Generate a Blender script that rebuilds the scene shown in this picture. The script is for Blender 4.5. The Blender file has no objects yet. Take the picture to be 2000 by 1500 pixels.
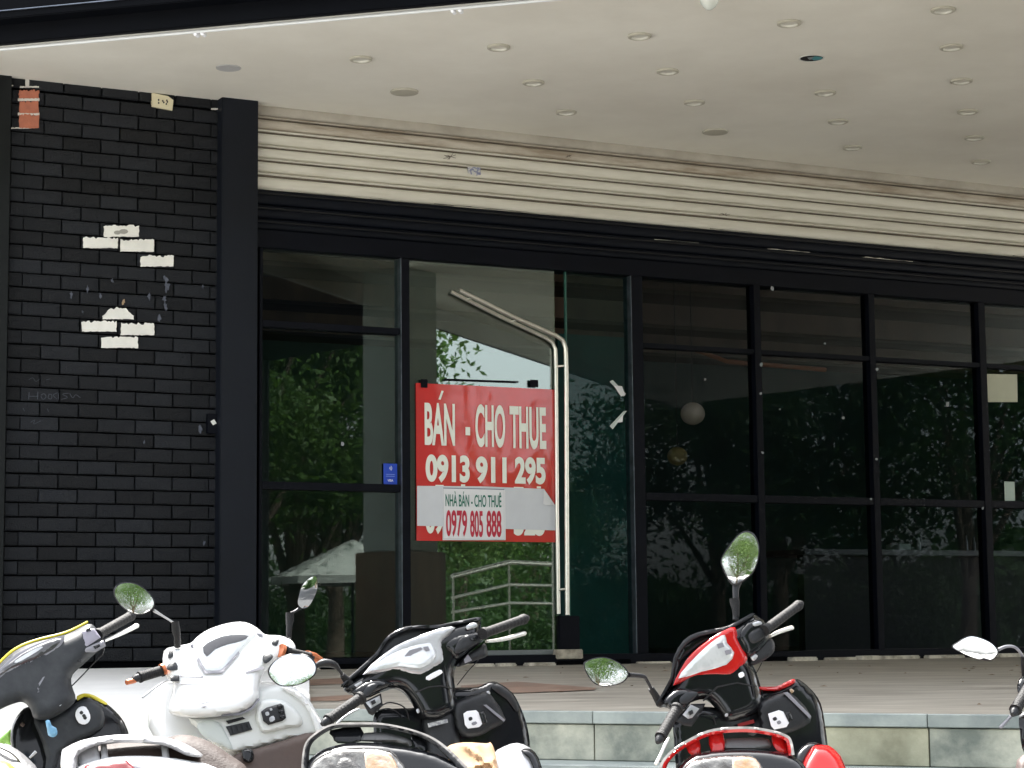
import bpy, bmesh, math, random
from mathutils import Vector, Matrix
from mathutils.geometry import delaunay_2d_cdt
import numpy as np
R_ = math.radians
rnd = random.Random(7)
C = bpy.context.scene.collection
sc = bpy.context.scene

# ------------------------------------------------------------------ camera, world, sun, exposure
CAMZ = 1.05
FPX = 4145.6
PITCH, ROLL = 0.116214, -0.010161
cp, sp = math.cos(PITCH), math.sin(PITCH)
_R0, _U0, FWD = Vector((1, 0, 0)), Vector((0, -sp, cp)), Vector((0, cp, sp))
RGT = _R0 * math.cos(ROLL) + _U0 * math.sin(ROLL)
UPV = -_R0 * math.sin(ROLL) + _U0 * math.cos(ROLL)
cam = bpy.data.objects.new('camera', bpy.data.cameras.new('camera')); C.objects.link(cam)
M = Matrix.Identity(4)
for i in range(3):
    M[i][0], M[i][1], M[i][2] = RGT[i], UPV[i], -FWD[i]
M[2][3] = CAMZ
cam.matrix_world = M
cam.data.sensor_width = 36; cam.data.lens = FPX / 2000 * 36
cam.data.clip_start = 0.05; cam.data.clip_end = 800
sc.camera = cam

SUN_EL, SUN_AZ = 57, -12          # high sun behind the shop: the front stands in its own shade
world = bpy.data.worlds.new('World'); sc.world = world; world.use_nodes = True
wn, wl = world.node_tree.nodes, world.node_tree.links
bg = wn['Background']
sky = wn.new('ShaderNodeTexSky'); sky.sky_type = 'NISHITA'; sky.sun_disc = False
sky.sun_elevation = R_(SUN_EL); sky.sun_rotation = R_(SUN_AZ)
sky.air_density = 1.0; sky.dust_density = 3.0; sky.ozone_density = 1.0
hs = wn.new('ShaderNodeHueSaturation'); hs.inputs['Saturation'].default_value = 0.22
wl.new(sky.outputs[0], hs.inputs['Color']); wl.new(hs.outputs[0], bg.inputs[0])
bg.inputs[1].default_value = 0.15
sun = bpy.data.objects.new('sun', bpy.data.lights.new('sun', 'SUN')); C.objects.link(sun)
sun.data.energy = 3.4; sun.data.angle = R_(2); sun.data.color = (1, .965, .91)
az = R_(SUN_AZ); el = R_(SUN_EL)
sd = Vector((math.sin(az) * math.cos(el), math.cos(az) * math.cos(el), math.sin(el)))
sun.rotation_euler = sd.to_track_quat('Z', 'Y').to_euler(); sun.location = sd * 40
sc.view_settings.view_transform = 'Standard'; sc.view_settings.look = 'None'
sc.view_settings.exposure = 2.15; sc.view_settings.gamma = 1; sc.view_settings.use_curve_mapping = False
sc.cycles.max_bounces = 8; sc.cycles.transparent_max_bounces = 12; sc.cycles.diffuse_bounces = 5
sc.cycles.glossy_bounces = 4; sc.cycles.caustics_reflective = False; sc.cycles.caustics_refractive = False
sc.cycles.use_denoising = True; sc.cycles.sample_clamp_indirect = 8

# ------------------------------------------------------------------ geometry of the place
def ray(x, y):
    return (FWD * FPX + RGT * (x - 1000) + UPV * (750 - y)) / FPX
def P(px, py, d):                      # point at forward distance d (world y)
    r = ray(px, py); r = r * (d / r.y); return Vector((r.x, r.y, r.z + CAMZ))
def onz(px, py, z):                    # point on the level z
    r = ray(px, py); r = r * ((z - CAMZ) / r.z); return Vector((r.x, r.y, z))
HS = 3.5
YF = 0.470536
T = Vector((math.cos(YF), math.sin(YF), 0)); W = Vector((-math.sin(YF), math.cos(YF), 0))   # along the shopfront, into the shop
ZS = CAMZ + HS                         # soffit level
FO = onz(505, 205, ZS); FO.z = 0       # shopfront origin
def sz(px, py, w=0.0):                 # pixel -> (s, z) on the plane w behind the shopfront
    r = ray(px, py); k = (FO.dot(W) + w) / r.dot(W); q = r * k
    return (q - FO).dot(T), q.z + CAMZ
def FP(s, w, z):
    return FO + T * s + W * w + Vector((0, 0, z))
YU = -0.266011
GU = Vector((math.cos(YU), math.sin(YU), 0)); GV = Vector((-math.sin(YU), math.cos(YU), 0))  # canopy grid
ZP = CAMZ - 0.23                       # platform level at the shopfront
ZE = CAMZ - 0.32                       # platform level at its outer edge

# ------------------------------------------------------------------ materials
def srgb(r, g, b):
    f = lambda c: (c / 255 / 12.92) if c <= 10 else ((c / 255 + .055) / 1.055) ** 2.4
    return (f(r), f(g), f(b))
MATS = {}
def mat(name, col, rough=.5, metal=0.0, var=0.0, vscale=6.0, bump=0.0, bscale=40.0, coat=0.0, col2=None, stretch=(1, 1, 1), spec=.5, thr=None, emit=0, coords='Object', bdist=.01, coatior=1.5, objrand=0):
    if name in MATS: return MATS[name]
    m = bpy.data.materials.new(name); m.use_nodes = True
    n, l = m.node_tree.nodes, m.node_tree.links
    b = n['Principled BSDF']
    b.inputs['Base Color'].default_value = (*col, 1); b.inputs['Roughness'].default_value = rough
    b.inputs['Metallic'].default_value = metal; b.inputs['Specular IOR Level'].default_value = spec
    b.inputs['Coat Weight'].default_value = coat; b.inputs['Coat Roughness'].default_value = .04; b.inputs['Coat IOR'].default_value = coatior
    tc = n.new('ShaderNodeTexCoord'); mp = n.new('ShaderNodeMapping'); mp.inputs['Scale'].default_value = stretch
    l.new(tc.outputs[coords], mp.inputs[0])
    if var or col2:
        t = n.new('ShaderNodeTexNoise'); t.inputs['Scale'].default_value = vscale; t.inputs['Detail'].default_value = 8
        t.inputs['Roughness'].default_value = .62
        l.new(mp.outputs[0], t.inputs[0])
        r = n.new('ShaderNodeValToRGB'); l.new(t.outputs[0], r.inputs[0])
        lo, hi = thr or (.32, .68)
        r.color_ramp.elements[0].position = lo; r.color_ramp.elements[1].position = hi
        c2 = col2 or tuple(c * (1 + var) for c in col)
        c1 = col if col2 else tuple(c * (1 - var) for c in col)
        r.color_ramp.elements[0].color = (*c1, 1); r.color_ramp.elements[1].color = (*c2, 1)
        l.new(r.outputs[0], b.inputs['Base Color'])
        ma = n.new('ShaderNodeMapRange'); ma.inputs[3].default_value = max(0, rough - .08); ma.inputs[4].default_value = min(1, rough + .12)
        l.new(t.outputs[0], ma.inputs[0]); l.new(ma.outputs[0], b.inputs['Roughness'])
    if bump:
        t2 = n.new('ShaderNodeTexNoise'); t2.inputs['Scale'].default_value = bscale; t2.inputs['Detail'].default_value = 6
        l.new(mp.outputs[0], t2.inputs[0])
        bp = n.new('ShaderNodeBump'); bp.inputs['Strength'].default_value = bump; bp.inputs['Distance'].default_value = bdist
        l.new(t2.outputs[0], bp.inputs['Height']); l.new(bp.outputs[0], b.inputs['Normal'])
    if objrand:      # each piece a little lighter or darker than the next
        oi = n.new('ShaderNodeObjectInfo'); mr = n.new('ShaderNodeMapRange'); mr.inputs[3].default_value = 1 - objrand; mr.inputs[4].default_value = 1 + objrand
        l.new(oi.outputs['Random'], mr.inputs[0]); vm = n.new('ShaderNodeVectorMath'); vm.operation = 'SCALE'
        src = b.inputs['Base Color'].links[0].from_socket if b.inputs['Base Color'].links else None
        if src: l.new(src, vm.inputs[0])
        else: vm.inputs[0].default_value = col
        l.new(mr.outputs[0], vm.inputs['Scale']); l.new(vm.outputs[0], b.inputs['Base Color'])
    if emit:
        b.inputs['Emission Color'].default_value = (*col, 1); b.inputs['Emission Strength'].default_value = emit
    MATS[name] = m
    return m
def glassmat(name, tint, refl, k=1.0, wob=0.0):
    m = bpy.data.materials.new(name); m.use_nodes = True
    n, l = m.node_tree.nodes, m.node_tree.links
    for x in list(n): n.remove(x)
    o = n.new('ShaderNodeOutputMaterial'); mx = n.new('ShaderNodeMixShader'); tr = n.new('ShaderNodeBsdfTransparent'); gl = n.new('ShaderNodeBsdfGlossy')
    fr = n.new('ShaderNodeFresnel'); fr.inputs[0].default_value = 1.5
    ma = n.new('ShaderNodeMath'); ma.operation = 'MULTIPLY_ADD'; ma.use_clamp = True
    ma.inputs[1].default_value = k; ma.inputs[2].default_value = refl
    tr.inputs[0].default_value = (*tint, 1); gl.inputs[0].default_value = (.93, 1, .97, 1); gl.inputs['Roughness'].default_value = 0.010
    l.new(fr.outputs[0], ma.inputs[0]); l.new(ma.outputs[0], mx.inputs[0]); l.new(tr.outputs[0], mx.inputs[1]); l.new(gl.outputs[0], mx.inputs[2])
    if wob:
        tc = n.new('ShaderNodeTexCoord'); t = n.new('ShaderNodeTexNoise'); t.inputs['Scale'].default_value = 1.3; t.inputs['Detail'].default_value = 1
        bp = n.new('ShaderNodeBump'); bp.inputs['Strength'].default_value = wob; bp.inputs['Distance'].default_value = .01
        l.new(tc.outputs['Object'], t.inputs[0]); l.new(t.outputs[0], bp.inputs['Height']); l.new(bp.outputs[0], gl.inputs['Normal'])
    l.new(mx.outputs[0], o.inputs[0])
    return m

# ------------------------------------------------------------------ object helpers
def thing(name, label, cat, loc=(0, 0, 0), group=None, kind=None):
    o = bpy.data.objects.new(name, None); C.objects.link(o); o.location = loc; o.empty_display_size = .1
    if label: o['label'] = label
    if cat: o['category'] = cat
    if group: o['group'] = group
    if kind: o['kind'] = kind
    return o
def base(o):
    v = Vector((0, 0, 0))
    while o is not None: v += o.location; o = o.parent
    return v
def tag(o, label=None, cat=None, group=None, kind=None):
    for k, v in (('label', label), ('category', cat), ('group', group), ('kind', kind)):
        if v: o[k] = v
    return o
def mesh(name, vs, fs, m, parent=None, smooth=False, loc=None, bevel=0, seg=2, recalc=False):
    """world-space vertices; the object's origin is its parent's base, or loc"""
    b = base(parent) if parent else Vector(loc) if loc is not None else Vector((0, 0, 0))
    me = bpy.data.meshes.new(name)
    me.from_pydata([tuple(Vector(v) - b) for v in vs], [], fs)
    if recalc or bevel:
        bm = bmesh.new(); bm.from_mesh(me)
        bmesh.ops.recalc_face_normals(bm, faces=bm.faces)
        if bevel: bmesh.ops.bevel(bm, geom=list(bm.edges), offset=bevel, segments=seg, affect='EDGES', clamp_overlap=True)
        bm.to_mesh(me); bm.free()
    if smooth:
        me.shade_smooth(); me.set_sharp_from_angle(angle=R_(smooth if smooth is not True else 45))
    me.materials.append(m)
    o = bpy.data.objects.new(name, me); C.objects.link(o)
    if parent: o.parent = parent
    elif loc is not None: o.location = loc
    return o
BOXF = [(0, 3, 2, 1), (4, 5, 6, 7), (0, 1, 5, 4), (1, 2, 6, 5), (2, 3, 7, 6), (3, 0, 4, 7)]
def fbox(name, s0, s1, w0, w1, z0, z1, m, parent=None, bevel=0, seg=2, loc=None):
    vs = [FP(s, w, z) for z in (z0, z1) for s, w in ((s0, w0), (s1, w0), (s1, w1), (s0, w1))]
    return mesh(name, vs, BOXF, m, parent, bevel=bevel, seg=seg, smooth=30 if bevel else False, loc=loc)
def wbox(name, a, b, m, parent=None, bevel=0, loc=None):
    x0, y0, z0 = a; x1, y1, z1 = b
    vs = [(x, y, z) for z in (z0, z1) for x, y in ((x0, y0), (x1, y0), (x1, y1), (x0, y1))]
    return mesh(name, vs, BOXF, m, parent, bevel=bevel, smooth=30 if bevel else False, loc=loc)
def prism(name, poly, z0, z1, m, parent=None, loc=None):
    n = len(poly)
    f = lambda z, i: z[i] if isinstance(z, (list, tuple)) else z
    vs = [Vector((p[0], p[1], f(z0, i))) for i, p in enumerate(poly)] + [Vector((p[0], p[1], f(z1, i))) for i, p in enumerate(poly)]
    fs = [tuple(range(n))[::-1], tuple(range(n, 2 * n))] + [(i, (i + 1) % n, (i + 1) % n + n, i + n) for i in range(n)]
    return mesh(name, vs, fs, m, parent, recalc=True, loc=loc)
def tubegeo(pts, rad, seg=10, cap=True, flat=1.0):
    pts = [Vector(p) for p in pts]; n = len(pts)
    if not isinstance(rad, (list, tuple)): rad = [rad] * n
    vs, fs = [], []
    up = None
    for i, p in enumerate(pts):
        t = (pts[min(i + 1, n - 1)] - pts[max(i - 1, 0)]).normalized()
        if up is None:
            a = Vector((0, 0, 1)) if abs(t.z) < .9 else Vector((0, 1, 0))
            up = (a - t * a.dot(t)).normalized()
        else: up = (up - t * up.dot(t)).normalized()
        sd_ = t.cross(up)
        for k in range(seg):
            an = 2 * math.pi * k / seg
            vs.append(p + up * math.cos(an) * rad[i] * flat + sd_ * math.sin(an) * rad[i])
    for i in range(n - 1):
        for k in range(seg):
            a, b = i * seg + k, i * seg + (k + 1) % seg
            fs.append((a, a + seg, b + seg, b))
    if cap:
        fs.append(tuple(range(seg))); fs.append(tuple(range((n - 1) * seg, n * seg))[::-1])
    return vs, fs
def cat(pts, n=6, closed=False):
    pts = [tuple(p) for p in pts]; N = len(pts); out = []
    rng = range(N) if closed else range(N - 1)
    for i in rng:
        g = (lambda j: pts[j % N]) if closed else (lambda j: pts[max(0, min(N - 1, j))])
        a, b, c, d = g(i - 1), g(i), g(i + 1), g(i + 2)
        for k in range(n):
            t = k / n
            out.append(tuple(.5 * (2 * b[q] + (c[q] - a[q]) * t + (2 * a[q] - 5 * b[q] + 4 * c[q] - d[q]) * t * t + (3 * b[q] - a[q] - 3 * c[q] + d[q]) * t ** 3) for q in range(len(b))))
    if not closed: out.append(pts[-1])
    return out
def tube(name, pts, rad, m, parent=None, seg=10, smooth_path=0, flat=1.0, loc=None):
    if smooth_path:
        r = rad if isinstance(rad, (list, tuple)) else [rad] * len(pts)
        q = cat([(*p, rr) for p, rr in zip(pts, r)], smooth_path); pts = [p[:3] for p in q]; rad = [max(1e-4, p[3]) for p in q]
    vs, fs = tubegeo(pts, rad, seg, flat=flat)
    return mesh(name, vs, fs, m, parent, smooth=50, loc=loc, recalc=True)
def join(*gs):
    V, F = [], []
    for vs, fs in gs:
        k = len(V); V += list(vs); F += [tuple(i + k for i in f) for f in fs]
    return V, F
def ptube(name, pts, rpx, m, parent, seg=10, sp_=0, flat=1.0):
    """tube through (px, py, distance) points with radii in photo pixels"""
    if not isinstance(rpx, (list, tuple)): rpx = [rpx] * len(pts)
    return tube(name, [P(*p) for p in pts], [r * p[2] / FPX for r, p in zip(rpx, pts)], m, parent, seg, sp_, flat)
def segdist(pts, poly):
    a = np.array(poly); b = np.roll(a, -1, 0); p = np.array(pts)[:, None, :]
    ab = b - a; t = np.clip(((p - a) * ab).sum(2) / np.maximum((ab ** 2).sum(1), 1e-9), 0, 1)
    return np.sqrt(((p - (a + ab * t[..., None])) ** 2).sum(2)).min(1)
def inside(pts, poly):
    x, y = np.array(pts).T; a = np.array(poly); b = np.roll(a, -1, 0); c = np.zeros(len(x), bool)
    for (x0, y0), (x1, y1) in zip(a, b):
        if y0 == y1: continue
        k = ((y0 > y) != (y1 > y)) & (x < (x1 - x0) * (y - y0) / (y1 - y0) + x0); c ^= k
    return c
class Plane:
    """a curved guide surface: distance from the camera as a function of the sight line"""
    def __init__(s, cx, cy, d, gx=0, gy=0, qx=0, qy=0): s.v = (cx, cy, d, gx, gy, qx, qy)
    def __call__(s, x, y):
        cx, cy, d, gx, gy, qx, qy = s.v; u, v = (x - cx) / 100, (y - cy) / 100
        return d + gx * u + gy * v + qx * u * u + qy * v * v
def shell(name, outline, pl, m, parent, off=0.0, th=.03, bul=.01, rad=8, step=6, curve=4, relief=None):
    """a solid moulded panel: rounded front, side walls and back"""
    o2 = cat(outline, curve, True) if curve else [tuple(p) for p in outline]
    if curve == 0:
        o3 = []
        for i, a in enumerate(o2):
            b = o2[(i + 1) % len(o2)]; k = max(1, int(math.dist(a, b) / step))
            o3 += [(a[0] + (b[0] - a[0]) * j / k, a[1] + (b[1] - a[1]) * j / k) for j in range(k)]
        o2 = o3
    n = len(o2)
    xs = [p[0] for p in o2]; ys = [p[1] for p in o2]
    g = [(x + (step * .5 if j % 2 else 0), y) for j, y in enumerate(np.arange(min(ys), max(ys), step)) for x in np.arange(min(xs), max(xs), step)]
    # rings close to the rim keep the rounded edge even
    g = np.array(g) if g else np.zeros((0, 2))
    if len(g):
        k = inside(g, o2); g = g[k]
    if len(g): g = g[segdist(g, o2) > step * .55]
    allp = [Vector(p) for p in o2] + [Vector((float(a), float(b))) for a, b in g]
    vv, ee, ff, *_ = delaunay_2d_cdt(allp, [(i, (i + 1) % n) for i in range(n)], [], 1, 1e-4)
    q = np.array([tuple(v) for v in vv]); dd = segdist(q, o2)
    h = bul * np.sqrt(np.clip(1 - (1 - np.minimum(dd / rad, 1)) ** 2, 0, 1))
    if relief is not None: h = h + np.array([relief(x, y) for x, y in q]) * np.minimum(dd / 3, 1)
    vs = [P(x, y, pl(x, y) - off - hh) for (x, y), hh in zip(q, h)]
    fs = [tuple(f) for f in ff]
    cnt = {}
    for f in fs:
        for i in range(len(f)):
            e = (f[i], f[(i + 1) % len(f)]); cnt[e] = 1
    bd = [e for e in cnt if (e[1], e[0]) not in cnt]
    cx, cy = q[:, 0].mean(), q[:, 1].mean(); back = {}
    for e in bd:
        for i in e:
            if i not in back:
                x, y = q[i]; back[i] = len(vs); x2, y2 = cx + (x - cx) * .97, cy + (y - cy) * .97
                vs.append(P(x2, y2, pl(x2, y2) - off + th))
    fs += [(b, a, back[a], back[b]) for a, b in bd]
    nf = len(ff)
    for f in ff:   # back skin
        if all(i in back for i in f): fs.append(tuple(back[i] for i in f)[::-1])
    nxt = {a: b for a, b in bd}; 
    if bd:
        loop = [bd[0][0]]
        while nxt.get(loop[-1]) not in (None, loop[0]) and len(loop) < len(bd) + 2: loop.append(nxt[loop[-1]])
        fs = [f for f in fs if not all(i >= len(q) for i in f)]
        fs.append(tuple(back[i] for i in loop)[::-1])
    return mesh(name, vs, fs, m, parent, smooth=55, recalc=True)
def fpoly(name, pts, w, th, m, parent=None, loc=None):
    """flat sheet on the shopfront plane: list of (s, z), front at w, thickness th into the shop"""
    n = len(pts)
    vs = [FP(s, w, z) for s, z in pts] + [FP(s, w + th, z) for s, z in pts]
    fs = [tuple(range(n)), tuple(range(n, 2 * n))[::-1]] + [(i, i + n, (i + 1) % n + n, (i + 1) % n) for i in range(n)]
    return mesh(name, vs, fs, m, parent, recalc=True, loc=loc)
def ragged(x0, y0, x1, y1, amp, n=9, rr=None, rounded=0):
    rr = rr or rnd; out = []
    c = [(x0, y0), (x1, y0), (x1, y1), (x0, y1)]
    for i in range(4):
        a, b = c[i], c[(i + 1) % 4]; k = n if i % 2 == 0 else 4
        for j in range(k):
            t = j / k; x, y = a[0] + (b[0] - a[0]) * t, a[1] + (b[1] - a[1]) * t
            if rounded:
                u = (x - (x0 + x1) / 2) / ((x1 - x0) / 2)
                if i != 2: y = max(y, y0 + (y1 - y0) * rounded * min(1, abs(u)) ** 2.4)
            k2 = 1.0 if i == 0 else .45
            if rr.random() < .25 and i == 0: k2 = 2.2
            out.append((x + rr.uniform(-amp, amp) * .5, y + rr.uniform(-.5 if k2 > 2 else -1, 1) * amp * k2))
    return out
def lettering(name, txt, rect, w, m, parent, bold=0.0, pos=None):
    """text fitted to a rectangle of photo pixels on the shopfront plane w"""
    cu = bpy.data.curves.new(name, 'FONT'); cu.body = txt; cu.size = 1; cu.offset = bold; cu.extrude = .02; cu.resolution_u = 6
    t = bpy.data.objects.new(name, cu); C.objects.link(t)
    dg = bpy.context.evaluated_depsgraph_get(); me = bpy.data.meshes.new_from_object(t.evaluated_get(dg))
    bpy.data.objects.remove(t); bpy.data.curves.remove(cu)
    co = [v.co.copy() for v in me.vertices]
    x0, x1 = min(c.x for c in co), max(c.x for c in co); y0, y1 = min(c.y for c in co), max(c.y for c in co)
    s0, zt = sz(rect[0], rect[1], w); s1, _ = sz(rect[2], rect[1], w); _, zb = sz(rect[0], rect[3], w)
    b = base(parent)
    for v, c in zip(me.vertices, co):
        v.co = FP(s0 + (c.x - x0) / (x1 - x0) * (s1 - s0), w - .0006 - c.z * .03, zb + (c.y - y0) / (y1 - y0) * (zt - zb)) - b
    me.materials.clear(); me.materials.append(m)
    o = bpy.data.objects.new(name, me); C.objects.link(o); o.parent = parent
    return o

# ------------------------------------------------------------------ setting materials
m_black = mat('black_masonry_paint', (.0115, .0135, .0175), .55, spec=.32, objrand=.45, col2=(.022, .024, .028), thr=(.45, .8), vscale=14, bump=.9, bscale=22, bdist=.02)
m_mortar = mat('black_mortar', (.0015, .0017, .0022), .9, spec=.05, bump=.3, bscale=120)
m_column = mat('black_column_paint', (.005, .007, .012), .5, spec=.22, var=.18, vscale=2.2, bump=.08, bscale=30)
m_frame = mat('black_frame_paint', (.0018, .0026, .006), .5, spec=.12, var=.2, vscale=5, bump=.05)
m_metal_edge = mat('bare_aluminium_edge', (.16, .18, .22), .35, metal=.9, var=.3, vscale=14)
m_soffit = mat('cream_soffit_plaster', (.82, .80, .73), .9, col2=(.72, .695, .625), vscale=.55, bump=.15, bscale=5, thr=(.38, .62))
m_fascia = mat('black_fascia', (.0015, .002, .0035), .6, spec=.06, var=.2, vscale=3)
m_floor = mat('worn_stone_floor', (.22, .195, .16), .5, col2=(.46, .425, .36), vscale=1.5, bump=.1, bscale=25, stretch=(1, 4.5, 1), thr=(.3, .66))
m_cope = mat('grey_coping_stone', (.19, .225, .225), .5, col2=(.39, .43, .405), objrand=.1, vscale=3.5, bump=.15, bscale=60)
m_riser = mat('mottled_stone_tile', (.17, .195, .17), .55, col2=(.58, .58, .48), objrand=.12, vscale=4.2, bump=.3, bscale=45, thr=(.36, .66))
m_riser2 = mat('ochre_stone_tile', (.24, .235, .16), .55, col2=(.50, .49, .36), vscale=5, bump=.2, bscale=45)
m_cement = mat('white_cement', (.86, .85, .82), .8, var=.05, vscale=3, bump=.2)
m_asphalt = mat('pavement_concrete', (.42, .405, .375), .85, col2=(.52, .505, .47), vscale=1.5, bump=.3, bscale=30)
m_road = mat('asphalt', (.06, .06, .062), .9, var=.3, vscale=3, bump=.3)
m_inlay = mat('red_brown_floor_inlay', (.26, .17, .125), .5, var=.3, vscale=7)

# ------------------------------------------------------------------ ground, steps, platform
ground = mesh('ground', [(-300, -300, 0), (300, -300, 0), (300, 300, 0), (-300, 300, 0)], [(0, 1, 2, 3)], m_asphalt); tag(ground, kind='structure')
dw = mesh('added_dark_ground', [(3.2, -14, .004), (40, -14, .004), (40, 9, .004), (3.2, 9, .004)], [(0, 1, 2, 3)], m_road); tag(dw, kind='structure')  # added dark ground out of view, cuts the light bounced onto the soffit
rd = mesh('road', [(-200, -32, .004), (200, -32, .004), (200, -14, .004), (-200, -14, .004)], [(0, 1, 2, 3)], m_road); tag(rd, kind='structure')

e0, e1 = onz(1050, 1390, ZE), onz(2000, 1398, ZE)
ED = (e1 - e0).normalized(); EN = Vector((ED.y, -ED.x, 0))     # edge direction, outwards
if EN.y > 0: EN = -EN
EL = e0 - ED * 4.2; ER = e0 + ED * 9.0
fs0, fs1 = -4.2, 16.0
plat = thing('platform', None, None, (e0.x, e0.y, 0), kind='structure')
FL0, FR0 = FP(fs0, -.02, 0), FP(fs1, -.02, 0)
# floor slab (slopes gently outwards)
a, b, c_, d_ = EL, ER, Vector((FR0.x, FR0.y, 0)), Vector((FL0.x, FL0.y, 0))
ER2 = ER
n_ = 24
vs, fs = [], []
for i in range(n_ + 1):
    for j in range(9):
        u, v = i / n_, j / 8
        lo = EL.lerp(ER, u); hi = d_.lerp(c_, u); q = lo.lerp(hi, v); vs.append((q.x, q.y, ZE + (ZP - ZE) * v))
for i in range(n_):
    for j in range(8):
        k = i * 9 + j; fs.append((k, k + 9, k + 10, k + 1))
mesh('floor_slab', vs, fs, m_floor, plat)
def strip(name, s0, s1, o0, o1, z0, z1, m, parent, bevel=.003):
    q = [e0 + ED * s0 + EN * o0, e0 + ED * s1 + EN * o0, e0 + ED * s1 + EN * o1, e0 + ED * s0 + EN * o1]
    return mesh(name, [Vector((p.x, p.y, z)) for z in (z0, z1) for p in q], BOXF, m, parent, bevel=bevel, seg=1, smooth=30)
def s_on(px):
    r = ray(px, 1400); 
    # intersection of the vertical plane through the sight line with the riser face
    d = Vector((r.x, r.y, 0)); den = d.x * ED.y - d.y * ED.x
    t = (e0.x * ED.y - e0.y * ED.x) / den; q = d * t
    return (q - Vector((e0.x, e0.y, 0))).dot(ED)
j0, j2 = s_on(1160), s_on(1813); LT = (j2 - j0) / 2
for k in range(-6, 11):
    s0 = j0 + LT * k
    strip('coping_stone', s0 + .002, s0 + LT - .002, -.02, .30 + rnd.uniform(-.003, .003) - .285, ZE - .045, ZE + .004, m_cope, plat)
    mt = m_riser2 if k == 1 else m_riser
    strip('riser_tile', s0 + .003, s0 + LT - .003, -.02, .0 + rnd.uniform(-.002, .001), ZE - .188, ZE - .049, mt, plat, .002)
strip('platform_core', -6, 9.5, -.6, -.03, 0, ZE - .01, m_riser, plat, 0)
st = thing('steps', None, None, (e0.x, e0.y, 0), kind='structure')
for k in range(3):
    zt = ZE - .19 * (k + 1)
    strip('step', -4.5, 9.2, -.02 + .26 * k, .26 * (k + 1), 0, zt, m_cope, st, .004)
# white cement apron in front of the brick wall
def fz(px, py, lift=0.012):
    # point of the sloping floor under a photo point
    z = ZP
    for _ in range(6):
        q = onz(px, py, z); dw = (q - FO).dot(W); dt = (q - e0).dot(EN)
        lo = -(q - e0).dot(EN); hi = -(q - FO).dot(W)
        v = max(0, lo) / max(.01, max(0, lo) + max(0, hi)); z = ZE + (ZP - ZE) * v
    return Vector((q.x, q.y, z + lift))
ap = [sz(-260, 1290)[0], sz(470, 1290)[0]]
A0, A1 = FP(ap[0], -.03, ZP + .03), FP(ap[1], -.03, ZP + .03)
A2, A3, A4 = fz(604, 1322, .03), fz(604, 1386, .03), fz(-300, 1386, .03)
vs = [A0, A1, A2, A3, A4]
prism('cement_apron', [(v.x, v.y) for v in vs], ZE - .3, [v.z for v in vs], m_cement, plat)
# worn lip of rough cement under the shopfront
m_lip = mat('crumbling_cement', (.30, .27, .22), .9, col2=(.62, .58, .50), vscale=9, bump=.6, bscale=30, stretch=(1, 1, 1), thr=(.42, .58))
s = sz(-60, 1290)[0]
r5 = random.Random(5)
while s < 9:
    l = r5.uniform(.12, .4); hgt = r5.uniform(.012, .035); dp = r5.uniform(.03, .10)
    fbox('cement_lump', s, s + l, -.05 - dp, -.045, ZP - .02, ZP + hgt, m_lip if r5.random() < .7 else m_mortar, plat, bevel=.008)
    s += l + r5.uniform(.0, .12)
# red-brown stone inlays
def inlay(pts):
    vs = [fz(x, y, .004) for x, y in pts]
    mesh('stone_inlay', vs, [tuple(range(len(vs)))], m_inlay, plat)
inlay([(600, 1337), (716, 1330), (740, 1335), (690, 1341), (600, 1346)])
inlay([(600, 1365), (690, 1360), (700, 1366), (660, 1371), (600, 1371)])
inlay([(900, 1343), (1010, 1335), (1165, 1346), (1160, 1350), (1010, 1356), (900, 1352)])

# ------------------------------------------------------------------ building shell
bld = thing('shop_building', 'dark empty shop interior behind the glass front under the cream soffit', 'building', FP(3, 4, 0))
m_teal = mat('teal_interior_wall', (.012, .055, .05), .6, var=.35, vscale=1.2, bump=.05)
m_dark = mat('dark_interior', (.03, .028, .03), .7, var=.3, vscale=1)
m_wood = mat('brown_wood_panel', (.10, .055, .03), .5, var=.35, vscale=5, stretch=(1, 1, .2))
m_icol = mat('grey_interior_paint', (.50, .52, .49), .7, var=.1, vscale=2)
ZI = ZP + .02
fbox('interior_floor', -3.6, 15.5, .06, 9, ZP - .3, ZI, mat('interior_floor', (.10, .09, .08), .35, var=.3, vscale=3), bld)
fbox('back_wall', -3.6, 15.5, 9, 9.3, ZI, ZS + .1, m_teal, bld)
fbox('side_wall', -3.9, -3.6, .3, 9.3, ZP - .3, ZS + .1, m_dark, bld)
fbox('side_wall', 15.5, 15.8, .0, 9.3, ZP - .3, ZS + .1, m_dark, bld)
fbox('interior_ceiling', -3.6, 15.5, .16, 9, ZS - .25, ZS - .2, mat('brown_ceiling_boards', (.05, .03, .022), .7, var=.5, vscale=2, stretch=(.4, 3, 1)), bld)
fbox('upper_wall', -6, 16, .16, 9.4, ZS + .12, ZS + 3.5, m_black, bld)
for k in range(4):
    fbox('ceiling_beam', -3.5, 15.4, 1.2 + 1.9 * k, 1.42 + 1.9 * k, ZS - .46, ZS - .255, m_wood, bld)
# interior teal partition behind the narrow glass
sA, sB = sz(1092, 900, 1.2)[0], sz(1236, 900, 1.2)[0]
fbox('teal_partition', sA, sB, 1.2, 1.3, ZI, sz(1150, 655, 1.2)[1], mat('teal_partition_paint', (.012, .085, .08), .5, var=.3, vscale=2), bld)
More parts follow.
